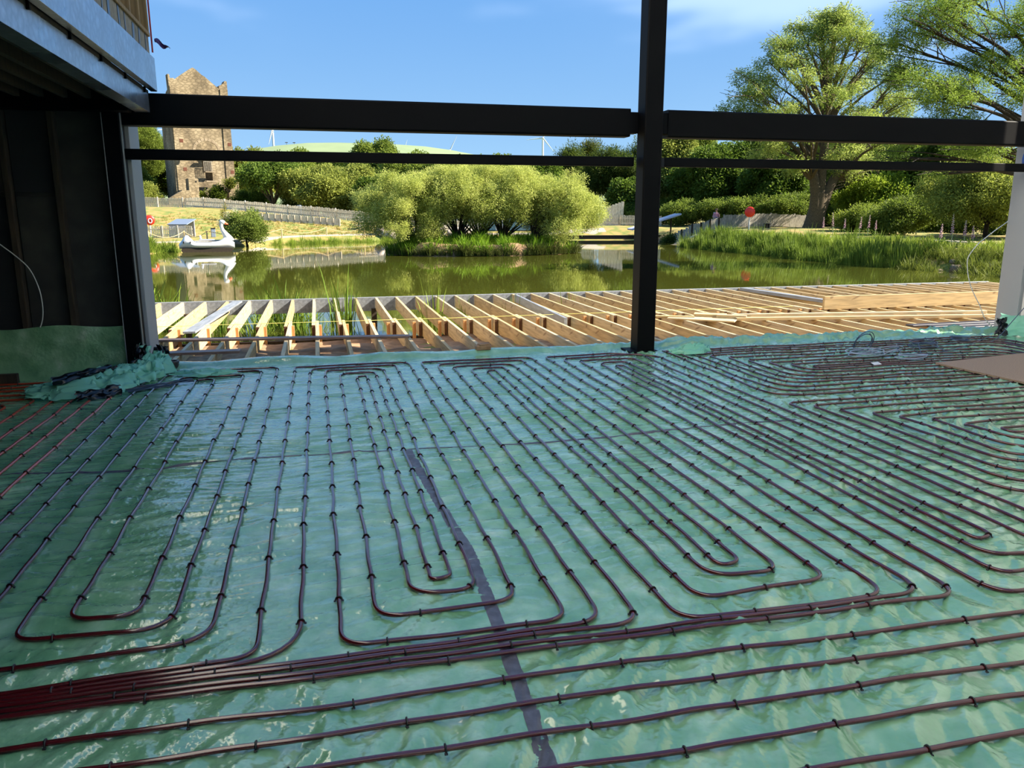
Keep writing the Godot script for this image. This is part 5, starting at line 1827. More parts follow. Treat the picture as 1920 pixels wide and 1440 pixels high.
func build_person() -> void:   # someone standing by the far fence, a few pixels across
	var px := 32.55
	var pz := -60.9
	var o := thing("person", "person in brown hat, pink top and blue green trousers standing by the grey fence", "person", Vector3(px, land(px, pz) - 0.02, pz), -0.3)
	# joints, radii, colour of what covers them
	var skin := lin(0.78, 0.58, 0.47)
	var pink := lin(0.80, 0.55, 0.58)
	var blue := lin(0.34, 0.36, 0.50)
	var teal := lin(0.26, 0.46, 0.47)
	var dark := lin(0.12, 0.11, 0.12)
	var bones := [
		[Vector3(-0.10, 0.05, 0.08), Vector3(-0.10, 0.05, -0.05), 0.045, 0.05, dark], [Vector3(0.10, 0.05, 0.08), Vector3(0.10, 0.05, -0.05), 0.045, 0.05, dark],
		[Vector3(-0.10, 0.06, 0), Vector3(-0.10, 0.46, 0.01), 0.055, 0.07, dark], [Vector3(0.10, 0.06, 0), Vector3(0.10, 0.46, 0.01), 0.055, 0.07, dark],
		[Vector3(-0.10, 0.46, 0.01), Vector3(-0.09, 0.88, 0), 0.085, 0.11, teal], [Vector3(0.10, 0.46, 0.01), Vector3(0.09, 0.88, 0), 0.085, 0.11, teal],
		[Vector3(-0.06, 0.92, 0), Vector3(0.06, 0.92, 0), 0.15, 0.15, blue], [Vector3(0, 0.95, 0), Vector3(0, 1.12, 0), 0.145, 0.13, blue],
		[Vector3(0, 1.12, 0), Vector3(0, 1.32, 0), 0.135, 0.155, pink], [Vector3(-0.15, 1.37, 0), Vector3(0.15, 1.37, 0), 0.075, 0.075, pink],
		[Vector3(-0.18, 1.36, 0), Vector3(-0.27, 1.10, 0.02), 0.055, 0.045, pink], [Vector3(-0.27, 1.10, 0.02), Vector3(-0.12, 1.02, 0.17), 0.042, 0.032, skin],
		[Vector3(0.18, 1.36, 0), Vector3(0.27, 1.10, 0.02), 0.055, 0.045, pink], [Vector3(0.27, 1.10, 0.02), Vector3(0.12, 1.02, 0.17), 0.042, 0.032, skin],
		[Vector3(-0.12, 1.02, 0.17), Vector3(-0.05, 1.0, 0.19), 0.032, 0.028, skin], [Vector3(0.12, 1.02, 0.17), Vector3(0.05, 1.0, 0.19), 0.032, 0.028, skin],
		[Vector3(0, 1.38, 0), Vector3(0, 1.50, 0.01), 0.05, 0.05, skin], [Vector3(0, 1.57, 0.01), Vector3(0, 1.64, 0), 0.078, 0.088, skin], [Vector3(0, 1.58, 0.10), Vector3(0, 1.60, 0.08), 0.014, 0.014, skin]]
	var cell := 0.025
	var lo := Vector3(-0.36, -0.03, -0.22)
	var nx := 30
	var ny := 72
	var nz := 20
	var field := PackedFloat32Array()
	field.resize(nx * ny * nz)
	for j in ny:
		var y := lo.y + j * cell
		var near := []
		for b in bones:
			if y > minf(b[0].y, b[1].y) - b[2] - b[3] - 0.1 and y < maxf(b[0].y, b[1].y) + b[2] + b[3] + 0.1:
				near.append(b)
		for k in nz:
			for i in nx:
				var p := Vector3(lo.x + i * cell, y, lo.z + k * cell)
				var d := 1.0
				for b in near:
					var ab: Vector3 = b[1] - b[0]
					var t := clampf((p - b[0]).dot(ab) / maxf(ab.length_squared(), 1e-6), 0, 1)
					d = smin(d, p.distance_to(b[0] + ab * t) - lerpf(b[2], b[3], t), 0.035)
				field[(j * nz + k) * nx + i] = d
	var mb := MB.new()
	var id := {}
	for j in ny - 1:
		for k in nz - 1:
			for i in nx - 1:
				var sum := Vector3.ZERO
				var cnt := 0
				var val := PackedFloat32Array()
				for c in 8:
					val.append(field[((j + (c >> 1 & 1)) * nz + k + (c >> 2)) * nx + i + (c & 1)])
				for e in [[0, 1], [2, 3], [4, 5], [6, 7], [0, 2], [1, 3], [4, 6], [5, 7], [0, 4], [1, 5], [2, 6], [3, 7]]:
					var a: float = val[e[0]]
					var b: float = val[e[1]]
					if (a < 0.0) != (b < 0.0):
						var t := a / (a - b)
						var pa := Vector3(e[0] & 1, e[0] >> 1 & 1, e[0] >> 2)
						var pb := Vector3(e[1] & 1, e[1] >> 1 & 1, e[1] >> 2)
						sum += pa.lerp(pb, t)
						cnt += 1
				if cnt:
					var p := lo + (Vector3(i, j, k) + sum / cnt) * cell
					var g := Vector3(val[1] + val[3] + val[5] + val[7] - val[0] - val[2] - val[4] - val[6], val[2] + val[3] + val[6] + val[7] - val[0] - val[1] - val[4] - val[5], val[4] + val[5] + val[6] + val[7] - val[0] - val[1] - val[2] - val[3])
					var best := 9.0
					for b in bones:
						var ab: Vector3 = b[1] - b[0]
						var t := clampf((p - b[0]).dot(ab) / maxf(ab.length_squared(), 1e-6), 0, 1)
						var d := p.distance_to(b[0] + ab * t) - lerpf(b[2], b[3], t)
						if d < best:
							best = d
							mb.tint = b[4]
					id[Vector3i(i, j, k)] = mb.vert(p, g.normalized())
	for j in range(1, ny - 1):
		for k in range(1, nz - 1):
			for i in range(1, nx - 1):
				var a: float = field[(j * nz + k) * nx + i]
				for ax in 3:
					var st := Vector3i()
					st[ax] = 1
					var b: float = field[((j + st.y) * nz + k + st.z) * nx + i + st.x]
					if (a < 0.0) == (b < 0.0):
						continue
					var u := Vector3i()
					var w := Vector3i()
					u[(ax + 1) % 3] = 1
					w[(ax + 2) % 3] = 1
					var c := Vector3i(i, j, k)
					var q := [c, c - u, c - u - w, c - w]
					var ok := true
					for e in q:
						ok = ok and id.has(e)
					if not ok:
						continue
					var f := [id[q[0]], id[q[1]], id[q[2]], id[q[3]]]
					var nn := (mb.v[f[1]] - mb.v[f[0]]).cross(mb.v[f[2]] - mb.v[f[0]])
					if nn.dot(mb.n[f[0]]) > 0.0:
						mb.ix.append_array(PackedInt32Array([f[0], f[2], f[1], f[0], f[3], f[2]]))
					else:
						mb.ix.append_array(PackedInt32Array([f[0], f[1], f[2], f[0], f[2], f[3]]))
	put("body", mb, M.dyed, o, true)
	mb = MB.new()
	mb.lathe(Vector3(0, 1.66, 0), [Vector2(0.19, 0.0), Vector2(0.195, 0.012), Vector2(0.10, 0.03), Vector2(0.095, 0.10), Vector2(0.07, 0.13), Vector2(0.002, 0.135)], 14)
	put("hat", mb, M.dark_timber, o)


# ------------------------------------------------------------------ the ruined engine house
func build_tower() -> void:
	var gy := 3.0
	var o := thing("engine_house", "tall roofless stone engine house with a pointed gable on the hill at left", "ruin", Vector3(-12.4, gy, -103.6), 0.34)
	# front wall, cut by the arch, the windows and the plug opening
	var w := CSGCombiner3D.new()
	w.name = "front_wall"
	var face := CSGPolygon3D.new()
	face.name = "face"
	face.polygon = PackedVector2Array([Vector2(-3.55, -1.5), Vector2(3.55, -1.5), Vector2(3.45, 4.0), Vector2(3.35, 9.0), Vector2(3.3, 13.0), Vector2(3.3, 14.25), Vector2(3.05, 14.3), Vector2(2.9, 14.0), Vector2(2.65, 13.85), Vector2(2.35, 13.7), Vector2(2.3, 13.35), Vector2(1.6, 13.9), Vector2(0.75, 14.6), Vector2(0.45, 14.75), Vector2(-0.25, 15.35), Vector2(-0.55, 15.5), Vector2(-0.9, 15.3), Vector2(-1.9, 14.6), Vector2(-2.7, 14.0), Vector2(-2.75, 14.15), Vector2(-3.15, 14.1), Vector2(-3.2, 14.5), Vector2(-3.4, 14.55), Vector2(-3.35, 13.0), Vector2(-3.4, 8.0)])
	face.depth = 1.2
	w.add_child(face)
	var arch := CSGPolygon3D.new()
	arch.name = "arch"
	var ap := PackedVector2Array([Vector2(-1.25, -2.0), Vector2(1.35, -2.0)])
	for k in 13:
		var a := PI * k / 12.0
		ap.append(Vector2(0.05 + cos(a) * 1.30, 5.9 + sin(a) * 1.15))
	arch.polygon = ap
	arch.depth = 0.55
	arch.position = Vector3(0, 0, 0.75)
	arch.operation = CSGShape3D.OPERATION_SUBTRACTION
	w.add_child(arch)
	for q in [[0.18, 4.35, 1.05, 1.75], [0.36, 3.0, 0.85, 0.95]]:
		var hole := CSGBox3D.new()
		hole.name = "hole"
		hole.size = Vector3(q[2], q[3], 3.0)
		hole.position = Vector3(q[0], q[1], 0.5)
		hole.operation = CSGShape3D.OPERATION_SUBTRACTION
		w.add_child(hole, true)
	w.material_override = M.rubble_stone
	for c in w.get_children():
		c.material = M.rubble_stone
	o.add_child(w)
	w.position = Vector3(0, 0, -1.2)
	var mb := MB.new()
	for s in [-1, 1]:
		mb = MB.new()
		mb.prism(PackedVector2Array([Vector2(0, -1.5), Vector2(-7.0, -1.5), Vector2(-7.0, 10.0), Vector2(-5.2, 11.0), Vector2(-2.6, 12.8), Vector2(0, 13.3)]), 0.9, Transform3D(Basis(Vector3(0, 0, 1), Vector3.UP, Vector3(-1, 0, 0)), Vector3(s * 2.85 + 0.45, 0, -1.1)))
		put("side_wall", mb, M.rubble_stone, o)
	mb = MB.new()
	mb.box(Vector3(0, 1.2, -7.8), Vector3(6.6, 4.6, 0.9))
	put("rear_wall", mb, M.rubble_stone, o)
	# black slab stands in for the shade inside the lower window
	mb = MB.new()
	mb.box(Vector3(0.36, 2.9, -2.6), Vector3(1.7, 1.5, 0.2))
	put("window_dark_slab", mb, M.dark_hole, o)
	for q in [[-2.05, 0.0, 1.15, 2.35, 0.9], [2.55, 0.0, 1.3, 2.0, 0.9]]:
		mb = MB.new()
		mb.box(Vector3(q[0], q[3] * 0.5 - 0.4, 0.55), Vector3(q[2], q[3] + 1.4, 1.5), Basis(), 0.05)
		put("buttress", mb, M.rubble_stone, o)
		mb = MB.new()
		mb.box(Vector3(q[0] + (0.3 if q[0] < 0 else -0.45), q[3] - 0.05, 1.31), Vector3(0.16, 0.16, 0.03))
		put("socket", mb, M.dark_hole, o)
	for q in [[-2.75, 7.0], [2.75, 6.8], [-2.6, 3.75], [2.85, 3.55]]:
		mb = MB.new()
		mb.box(Vector3(q[0], q[1], 0.04), Vector3(0.42, 0.42, 0.10), Basis(), 0.02)
		put("tie_plate", mb, M.rust, o)
	var ring := MB.new()      # the dressed arch stones
	for k in 11:
		var a := PI * (k + 0.5) / 11.0
		ring = MB.new()
		ring.box(Vector3(0.05 + cos(a) * 1.47, 5.9 + sin(a) * 1.32, 0.02), Vector3(0.32, 0.36, 0.16), Basis(Vector3(0, 0, 1), a), 0.02)
		put("arch_stone", ring, M.dressed_stone, o)
	for q in [[0.18, 5.26, 1.35, 0.16], [0.36, 2.42, 1.15, 0.16], [0.36, 3.52, 1.15, 0.10]]:
		mb = MB.new()
		mb.box(Vector3(q[0], q[1], -0.52), Vector3(q[2], q[3], 0.3), Basis(), 0.02)
		put("sill", mb, M.dressed_stone, o)
	mb = MB.new()
	mb.bar(Vector3(-0.32, 4.75, -0.6), Vector3(0.68, 4.75, -0.6), 0.05, 0.05)
	for k in 8:
		mb.bar(Vector3(-0.3 + k * 0.14, 3.6, -0.6), Vector3(-0.3 + k * 0.14, 4.75, -0.6), 0.03, 0.03)
	put("railing", mb, M.old_wood, o)
	# bits of ruined wall and growth round the foot
	mb = MB.new()
	mb.prism(PackedVector2Array([Vector2(-2.6, -1.0), Vector2(0.1, -1.0), Vector2(0.1, 1.3), Vector2(-0.9, 1.2), Vector2(-1.6, 0.8), Vector2(-2.4, 0.3)]), 0.8, Transform3D(Basis(), Vector3(-2.6, 0, 1.0)))
	put("broken_wall", mb, M.rubble_stone, o)
	var ga := lin(0.24, 0.33, 0.10)
	var gb := lin(0.44, 0.50, 0.18)
	make_tree("shrub", "dark bushy shrub between the buttresses of the engine house", "shrub", Vector3(-11.4, 2.6, -102.6), lumps(0.0, 2.1, 1.0, 5, 31), 300, "bush", 1.8, ga, gb, 0.0, 0.5, 31)
	make_tree("shrub", "pale green shrub beside the left buttress of the engine house", "shrub", Vector3(-13.3, 2.6, -102.6), lumps(0.0, 1.9, 0.6, 4, 32), 180, "bush", 1.7, lin(0.38, 0.46, 0.15), lin(0.55, 0.6, 0.24), 0.0, 0.5, 32)
	make_tree("shrub", "grassy growth on top of the right buttress of the engine house", "shrub", Vector3(-9.9, 4.9, -102.4), lumps(-0.1, 0.6, 0.8, 3, 33), 120, "bush", 1.4, lin(0.42, 0.47, 0.16), lin(0.6, 0.62, 0.28), 0.0, 0.5, 33)


func turbine(label: String, hub: Vector3, blade: float, angles: Array, turn: float) -> void:
	var o := thing("wind_turbine", label, "wind turbine", Vector3(hub.x, 0, hub.z), turn)
	var mb := MB.new()
	mb.tube([Vector3(0, 0, 0), Vector3(0, hub.y, 0)], [1.9, 1.1], 12)
	put("mast", mb, M.turbine_white, o)
	mb = MB.new()
	mb.box(Vector3(0, hub.y + 0.4, -0.8), Vector3(2.4, 2.4, 6.0), Basis(), 0.4)
	mb.ball(Vector3(0, hub.y + 0.3, 2.8), Vector3(1.3, 1.3, 1.5), Basis(), 10)
	put("nacelle", mb, M.turbine_white, o)
	for a in angles:
		var d := Vector3(cos(deg_to_rad(a)), sin(deg_to_rad(a)), 0)
		var s := Vector3(-d.y, d.x, 0)
		var rows := []
		for j in 9:
			var t := j / 8.0
			var ch := lerpf(1.9, 0.35, t) * smoothstep(-0.15, 0.12, t)
			var c := Vector3(0, hub.y + 0.3, 3.0) + d * blade * t
			var row := []
			for i in 8:
				var b := TAU * i / 8.0
				row.append(c + s * cos(b) * ch * 0.5 + Vector3(0, 0, 1) * sin(b) * ch * 0.14)
			rows.append(row)
		mb = MB.new()
		mb.grid(rows, Vector3.ZERO, true)
		for i in mb.v.size():
			var c := Vector3(0, hub.y + 0.3, 3.0) + d * (mb.v[i] - Vector3(0, hub.y + 0.3, 3.0)).dot(d)
			if mb.n[i].dot(mb.v[i] - c) < 0.0:
				mb.n[i] = -mb.n[i]
		put("blade", mb, M.turbine_white, o)


func build_far_things() -> void:
	turbine("white wind turbine right of the engine house seen between beam and rail", Vector3(-43.5, 97.5, -979), 19.0, [254, 134, 14], 0.05)
	turbine("white wind turbine half hidden behind the left side of the engine house", Vector3(-156, 97.0, -1008), 22.0, [188, 68, 308], 0.15)
	turbine("white wind turbine showing two blades low over the hill at mid picture", Vector3(188, 88.0, -1133), 22.0, [63, 177, 300], -0.15)
	turbine("white wind turbine with mast in view left of the steel column", Vector3(258.5, 86.0, -904), 19.0, [186, 68, 310], -0.27)
	turbine("faint distant wind turbine with one blade above the hill", Vector3(159, 112.0, -1463), 20.0, [70, 190, 310], -0.1)
	for q in [[-22.0, -745.0, "slim dark mast on the hill, leftmost of three"], [-15.5, -745.0, "slim dark mast on the hill, middle of three"], [17.0, -745.0, "slim dark mast on the hill, standing apart to the right"]]:
		var mb := MB.new()
		mb.tube([Vector3(0, -6, 0), Vector3(0, 6.5, 0)], 0.16, 5)
		mb.bar(Vector3(-1.2, 6.0, 0), Vector3(1.2, 6.0, 0), 0.25, 0.5)
		solo("mast", mb, M.dark_timber, q[2], "mast", Vector3(q[0], 57.0, q[1]))
	# cabin glimpsed through the willows
	var o := thing("cabin", "low pale blue cabin glimpsed behind the willow island", "cabin", Vector3(17.6, land(17.6, -76.5), -76.5), -0.22)
	var mb := MB.new()
	mb.box(Vector3(0, 1.05, 0), Vector3(6.2, 2.1, 2.6), Basis(), 0.02)
	put("walls", mb, M.blue_wall, o)
	mb = MB.new()
	mb.box(Vector3(0, 2.2, 0), Vector3(6.7, 0.14, 3.1), Basis(Vector3.RIGHT, 0.06), 0.02)
	put("roof", mb, M.white_paint, o)
	for k in 3:
		mb = MB.new()
		mb.box(Vector3(-2.0 + k * 2.0, 1.2, 1.32), Vector3(0.95, 0.9, 0.06), Basis(), 0.01)
		put("window", mb, M.dark_hole if k != 1 else M.pale_wall, o)
	mb = MB.new()
	mb.box(Vector3(0.0, 0.35, 1.36), Vector3(1.0, 0.7, 0.05), Basis(), 0.01)
	put("panel", mb, M.white_paint, o)
	# canopy right of the column
	o = thing("canopy", "sloping pale canopy roof just right of the column", "shelter", Vector3(28.6, land(28.6, -64.6), -64.6), -0.2)
	mb = MB.new()
	mb.box(Vector3(0, 1.95, 0), Vector3(4.4, 0.14, 2.4), Basis(Vector3(0, 0, 1), 0.30), 0.02)
	put("roof", mb, M.pale_wall, o)
	for s in [-1, 1]:
		mb = MB.new()
		mb.tube([Vector3(s * 1.5, -0.2, 0), Vector3(s * 1.5, 1.85 + s * 0.46, 0)], 0.07, 8)
		put("post", mb, M.dark_timber, o)


# ------------------------------------------------------------------ trees
func build_trees() -> void:
	var dka := lin(0.30, 0.40, 0.14)
	var dkb := lin(0.48, 0.58, 0.22)
	var mda := lin(0.42, 0.50, 0.19)
	var mdb := lin(0.62, 0.69, 0.30)
	var pla := lin(0.53, 0.58, 0.26)
	var plb := lin(0.72, 0.75, 0.38)
	var tone := {"a": [mda, mdb], "d": [dka, dkb], "m": [mda, mdb], "p": [pla, plb]}
	# [x, z, height, half width, tone, label]; they stand on the ground there
	var woods := [
		[-22.3, -116.6, 11.6, 3.6, "a", "loose tall tree at the far left above the rail", 0.2],
		[-21.2, -123.8, 7.4, 3.8, "d", "dark round tree behind the left side of the engine house", 0.06],
		[-22.4, -108.0, 4.6, 2.6, "m", "low mid green tree at the far left behind the hillside fence", 0.04],
		[-17.8, -121.0, 6.0, 2.8, "d", "dark tree directly left of the engine house", 0.06],
		[-8.3, -111.9, 7.4, 3.0, "p", "pale olive tree directly right of the engine house", 0.06],
		[-3.0, -125.5, 9.0, 4.0, "m", "mid green tree behind the many stemmed tree", 0.06],
		[2.7, -130.2, 9.4, 4.4, "d", "blue green tree in the gap behind the rounded bushes", 0.06],
		[0.2, -95.8, 5.6, 4.4, "p", "wide rounded grey green bush tree beyond the fence", 0.02],
		[4.2, -100.2, 6.5, 4.0, "p", "yellow green dome shaped tree right of the wide grey green one", 0.02],
		[6.8, -92.0, 5.2, 2.6, "d", "dark tree left of the willow island beyond the fence", 0.02],
		[8.4, -114.0, 11.6, 4.0, "m", "tree whose top shows above the rail left of the island", 0.06],
		[12.2, -106.5, 9.2, 4.5, "m", "mid green tree behind the left willows", 0.04],
		[17.3, -103.1, 8.6, 4.3, "d", "dark tree behind the middle willows", 0.04],
		[23.3, -105.7, 9.0, 4.5, "m", "mid green tree behind the right willows", 0.04],
		[28.0, -99.4, 8.0, 3.9, "d", "dark tree left of the pointed conifers", 0.04],
		[39.0, -83.4, 10.4, 3.0, "p", "pale loose tree top just right of the column", 0.06],
		[43.2, -87.0, 10.4, 3.4, "m", "light green tree second from the column on the right", 0.06],
		[40.2, -77.0, 8.4, 3.6, "d", "dark dense tree above the standing person", 0.03],
		[45.0, -77.6, 9.4, 3.8, "d", "dark dense tree above the red lifebuoy on the right bank", 0.03],
		[44.0, -70.6, 7.6, 3.2, "d", "dark tree close behind the grey picket fence left of the ash", 0.03],
		[53.0, -74.0, 10.6, 4.6, "m", "bright green tree right behind the ash trunk", 0.03],
		[55.6, -70.6, 9.8, 4.2, "m", "mid green tree right of the ash, first", 0.03],
		[54.2, -63.6, 8.2, 3.8, "m", "mid green tree right of the ash, second", 0.03],
		[50.6, -56.2, 8.0, 3.4, "d", "dark tree right of the ash above the low bushes", 0.03],
		[33.0, -81.0, 5.0, 2.6, "d", "low dark tree behind the column above the far fence", 0.02]]
	var k := 0
	for t in woods:
		var y := land(t[0], t[1]) - 0.1
		var n := int(190 * t[3] * t[2] * 0.16 * 2.6)
		var c: Array = tone[t[4]]
		make_tree("tree", t[5], "tree", Vector3(t[0], y, t[1]), lumps(t[2] * t[6], t[2], t[3] * 1.08, 9, 300 + k), n * 2, "ash" if t[4] == "a" else "far", 0.72, c[0], c[1], 0.16 + t[2] * 0.012, t[2] * 0.32, 300 + k, "dark_bark", 0.8, -0.42, "trees beyond the pond")
		k += 1
	# a belt of scrub at the trees' feet
	var belt := [[-24, -104, 2.8], [-20, -103, 2.6], [-7.2, -101, 2.8], [-1.8, -99.5, 2.4], [3.0, -97.0, 2.6], [9.6, -92.0, 2.8], [12.5, -90, 3.0], [16.5, -88, 2.6], [20.5, -88, 3.0], [24.5, -87, 3.0], [28.0, -85, 2.6], [36.0, -80, 3.2], [37.5, -70, 2.8], [39.8, -68, 3.0], [42.4, -66, 3.2], [45.6, -66, 3.4], [49.0, -64, 3.4], [51.5, -61, 3.2], [46.6, -53, 2.8], [44.8, -48.5, 2.6], [43.0, -43.0, 2.8], [-26, -118, 5.0], [34.5, -72, 2.8], [31.5, -78.5, 2.2], [47.5, -58.5, 3.2]]
	var where := ["behind the left end of the hillside fence", "directly left of the engine house", "just right of the engine house", "at the foot of the many stemmed tree", "under the wide grey green bush tree", "left of the willows behind the fence end", "behind the picnic table", "seen through the leftmost willow", "seen through the tall willow", "seen through the middle stems of the willows", "seen through the rightmost willow", "hidden mostly by the steel column", "left of the standing person", "straight above the boarded fence", "behind the left half of the grey picket fence", "between picket fence and ash trunk", "directly behind the ash trunk", "just right of the ash trunk", "behind the middle foxgloves", "above the low foxglove bushes", "left of the big pale bush", "at the far left edge above the fence", "under the pale canopy roof", "behind the tall pale screen", "at the foot of the dark tree right of the ash"]
	for i in belt.size():
		var q: Array = belt[i]
		var big: float = q[2]
		make_tree("scrub", "%s scrub bush %s" % [["dense green", "pale green", "dark green"][i % 3], where[i]], "bush", Vector3(q[0], land(q[0], q[1]) - 0.2, q[1]), lumps(-0.2, big, big * 0.95, 7, 600 + i), int(420 * big), "broad", 0.55, [mda, pla, dka][i % 3] if q[0] < 30 else dka, [mdb, plb, dkb][i % 3] if q[0] < 30 else mdb, 0.0, 0.5, 600 + i, "dark_bark", 1.0, -0.45, "scrub at the foot of the trees")
	# the many stemmed tree in front of them
	var mid := []
	for q in 7:
		var a := TAU * q / 7.0
		mid.append([Vector3(cos(a) * 2.6, 4.0 + 0.5 * sin(a * 2.0), sin(a) * 1.8), Vector3(1.4, 1.1, 1.3)])
	mid.append([Vector3(0, 4.9, 0), Vector3(2.2, 1.0, 1.8)])
	make_tree("tree", "spreading tree with many bare fanned stems right of the engine house", "tree", Vector3(-4.8, land(-4.8, -97.0), -97.0), mid, 620, "far", 0.8, lin(0.38, 0.49, 0.19), lin(0.58, 0.67, 0.30), 0.26, 0.8, 401, "bark", 1.0, -0.3)
	# conifers
	for q in [[33.0, -102.5, 10.8, 2.5, "dark rounded conifer above the right end of the willows", 0.0], [36.6, -104.8, 11.4, 2.1, "pointed yellow tipped conifer left of the column", 0.55], [44.0, -107.0, 11.2, 3.0, "dull conifer top nearest the left side of the column", 0.3]]:
		make_tree("conifer", q[4], "tree", Vector3(q[0], land(q[0], q[1]), q[1]), lumps(1.0, q[2], q[3], 11, 420 + int(q[0]), q[5]), 900, "conifer", 1.25, lin(0.22, 0.31, 0.13), lin(0.44, 0.51, 0.21) if q[5] < 0.4 else lin(0.50, 0.50, 0.18), 0.25, 3.0, 420 + int(q[0]), "dark_bark", 0.6, -0.5)
	make_tree("conifer", "broad dark spreading tree over the pale board screen", "tree", Vector3(33.3, land(33.3, -88.4), -88.4), lumps(2.0, 8.8, 3.5, 11, 431), 1500, "conifer", 1.2, lin(0.21, 0.30, 0.12), lin(0.40, 0.47, 0.19), 0.3, 3.2, 431, "dark_bark", 0.8, -0.4)
	build_ash()
	# bushes
	make_tree("bush", "big pale green bush with fine leaves beside the right reveal", "bush", Vector3(37.6, land(37.6, -38.2) - 0.2, -38.2), lumps(0.0, 5.2, 3.9, 12, 441), 3600, "bush", 1.15, lin(0.52, 0.57, 0.24), lin(0.72, 0.76, 0.36), 0.14, 1.0, 441, "dark_bark", 0.8, -0.4)
	make_tree("bush", "dark lower bush left of the big pale bush", "bush", Vector3(37.6, land(37.6, -45.0) - 0.2, -45.0), lumps(0.0, 2.8, 2.6, 8, 442), 1500, "bush", 1.2, lin(0.38, 0.46, 0.16), lin(0.55, 0.62, 0.26), 0.1, 0.6, 442, "dark_bark", 0.8, -0.4)
	make_tree("bush", "low bush behind the purple foxgloves", "bush", Vector3(39.8, land(39.8, -51.0) - 0.2, -51.0), lumps(0.0, 2.3, 2.6, 8, 443), 1200, "bush", 1.25, lin(0.42, 0.50, 0.18), lin(0.62, 0.68, 0.28), 0.1, 0.6, 443, "dark_bark", 0.8, -0.4)
	make_tree("bush", "leafy bush filling the gap right of the ash trunk", "bush", Vector3(45.0, land(45.0, -57.0) - 0.2, -57.0), lumps(0.0, 4.6, 3.2, 9, 444), 1500, "broad", 0.8, lin(0.46, 0.56, 0.16), lin(0.66, 0.74, 0.26), 0.1, 0.6, 444, "dark_bark", 0.8, -0.4)
	make_tree("bush", "dense green bush hanging over the water left bank beside the swan boat", "bush", Vector3(-4.9, -0.75, -59.6), lumps(0.0, 2.65, 1.5, 9, 445), 900, "bush", 1.1, lin(0.42, 0.51, 0.20), lin(0.62, 0.68, 0.33), 0.08, 0.6, 445, "dark_bark", 0.8, -0.45)
	make_tree("bush", "white flowering sprays at the upper left of the bush beside the swan", "bush", Vector3(-6.0, -0.2, -59.9), [[Vector3(0, 1.5, 0), Vector3(0.5, 0.3, 0.4)], [Vector3(-0.4, 1.1, 0.2), Vector3(0.4, 0.25, 0.4)], [Vector3(0.35, 1.9, 0), Vector3(0.4, 0.25, 0.4)]], 70, "bush", 0.7, lin(0.78, 0.78, 0.62), lin(0.88, 0.88, 0.80), 0.0, 0.6, 446)
	make_tree("shrub", "small yellow green shrub alone on the hillside", "shrub", Vector3(-8.2, land(-8.2, -77.9), -77.9), [[Vector3(0, 0.9, 0), Vector3(0.35, 0.5, 0.35)], [Vector3(0.1, 0.3, 0), Vector3(0.6, 0.3, 0.5)]], 70, "bush", 0.9, lin(0.48, 0.48, 0.14), lin(0.62, 0.60, 0.2), 0.05, 0.3, 447)
	make_tree("bush", "dark bush at the left end of the sandy bank by the column", "bush", Vector3(27.2, land(27.2, -58.8), -58.8), lumps(0.0, 1.2, 0.8, 4, 448), 160, "bush", 1.0, lin(0.25, 0.32, 0.12), lin(0.42, 0.48, 0.2), 0.0, 0.3, 448)


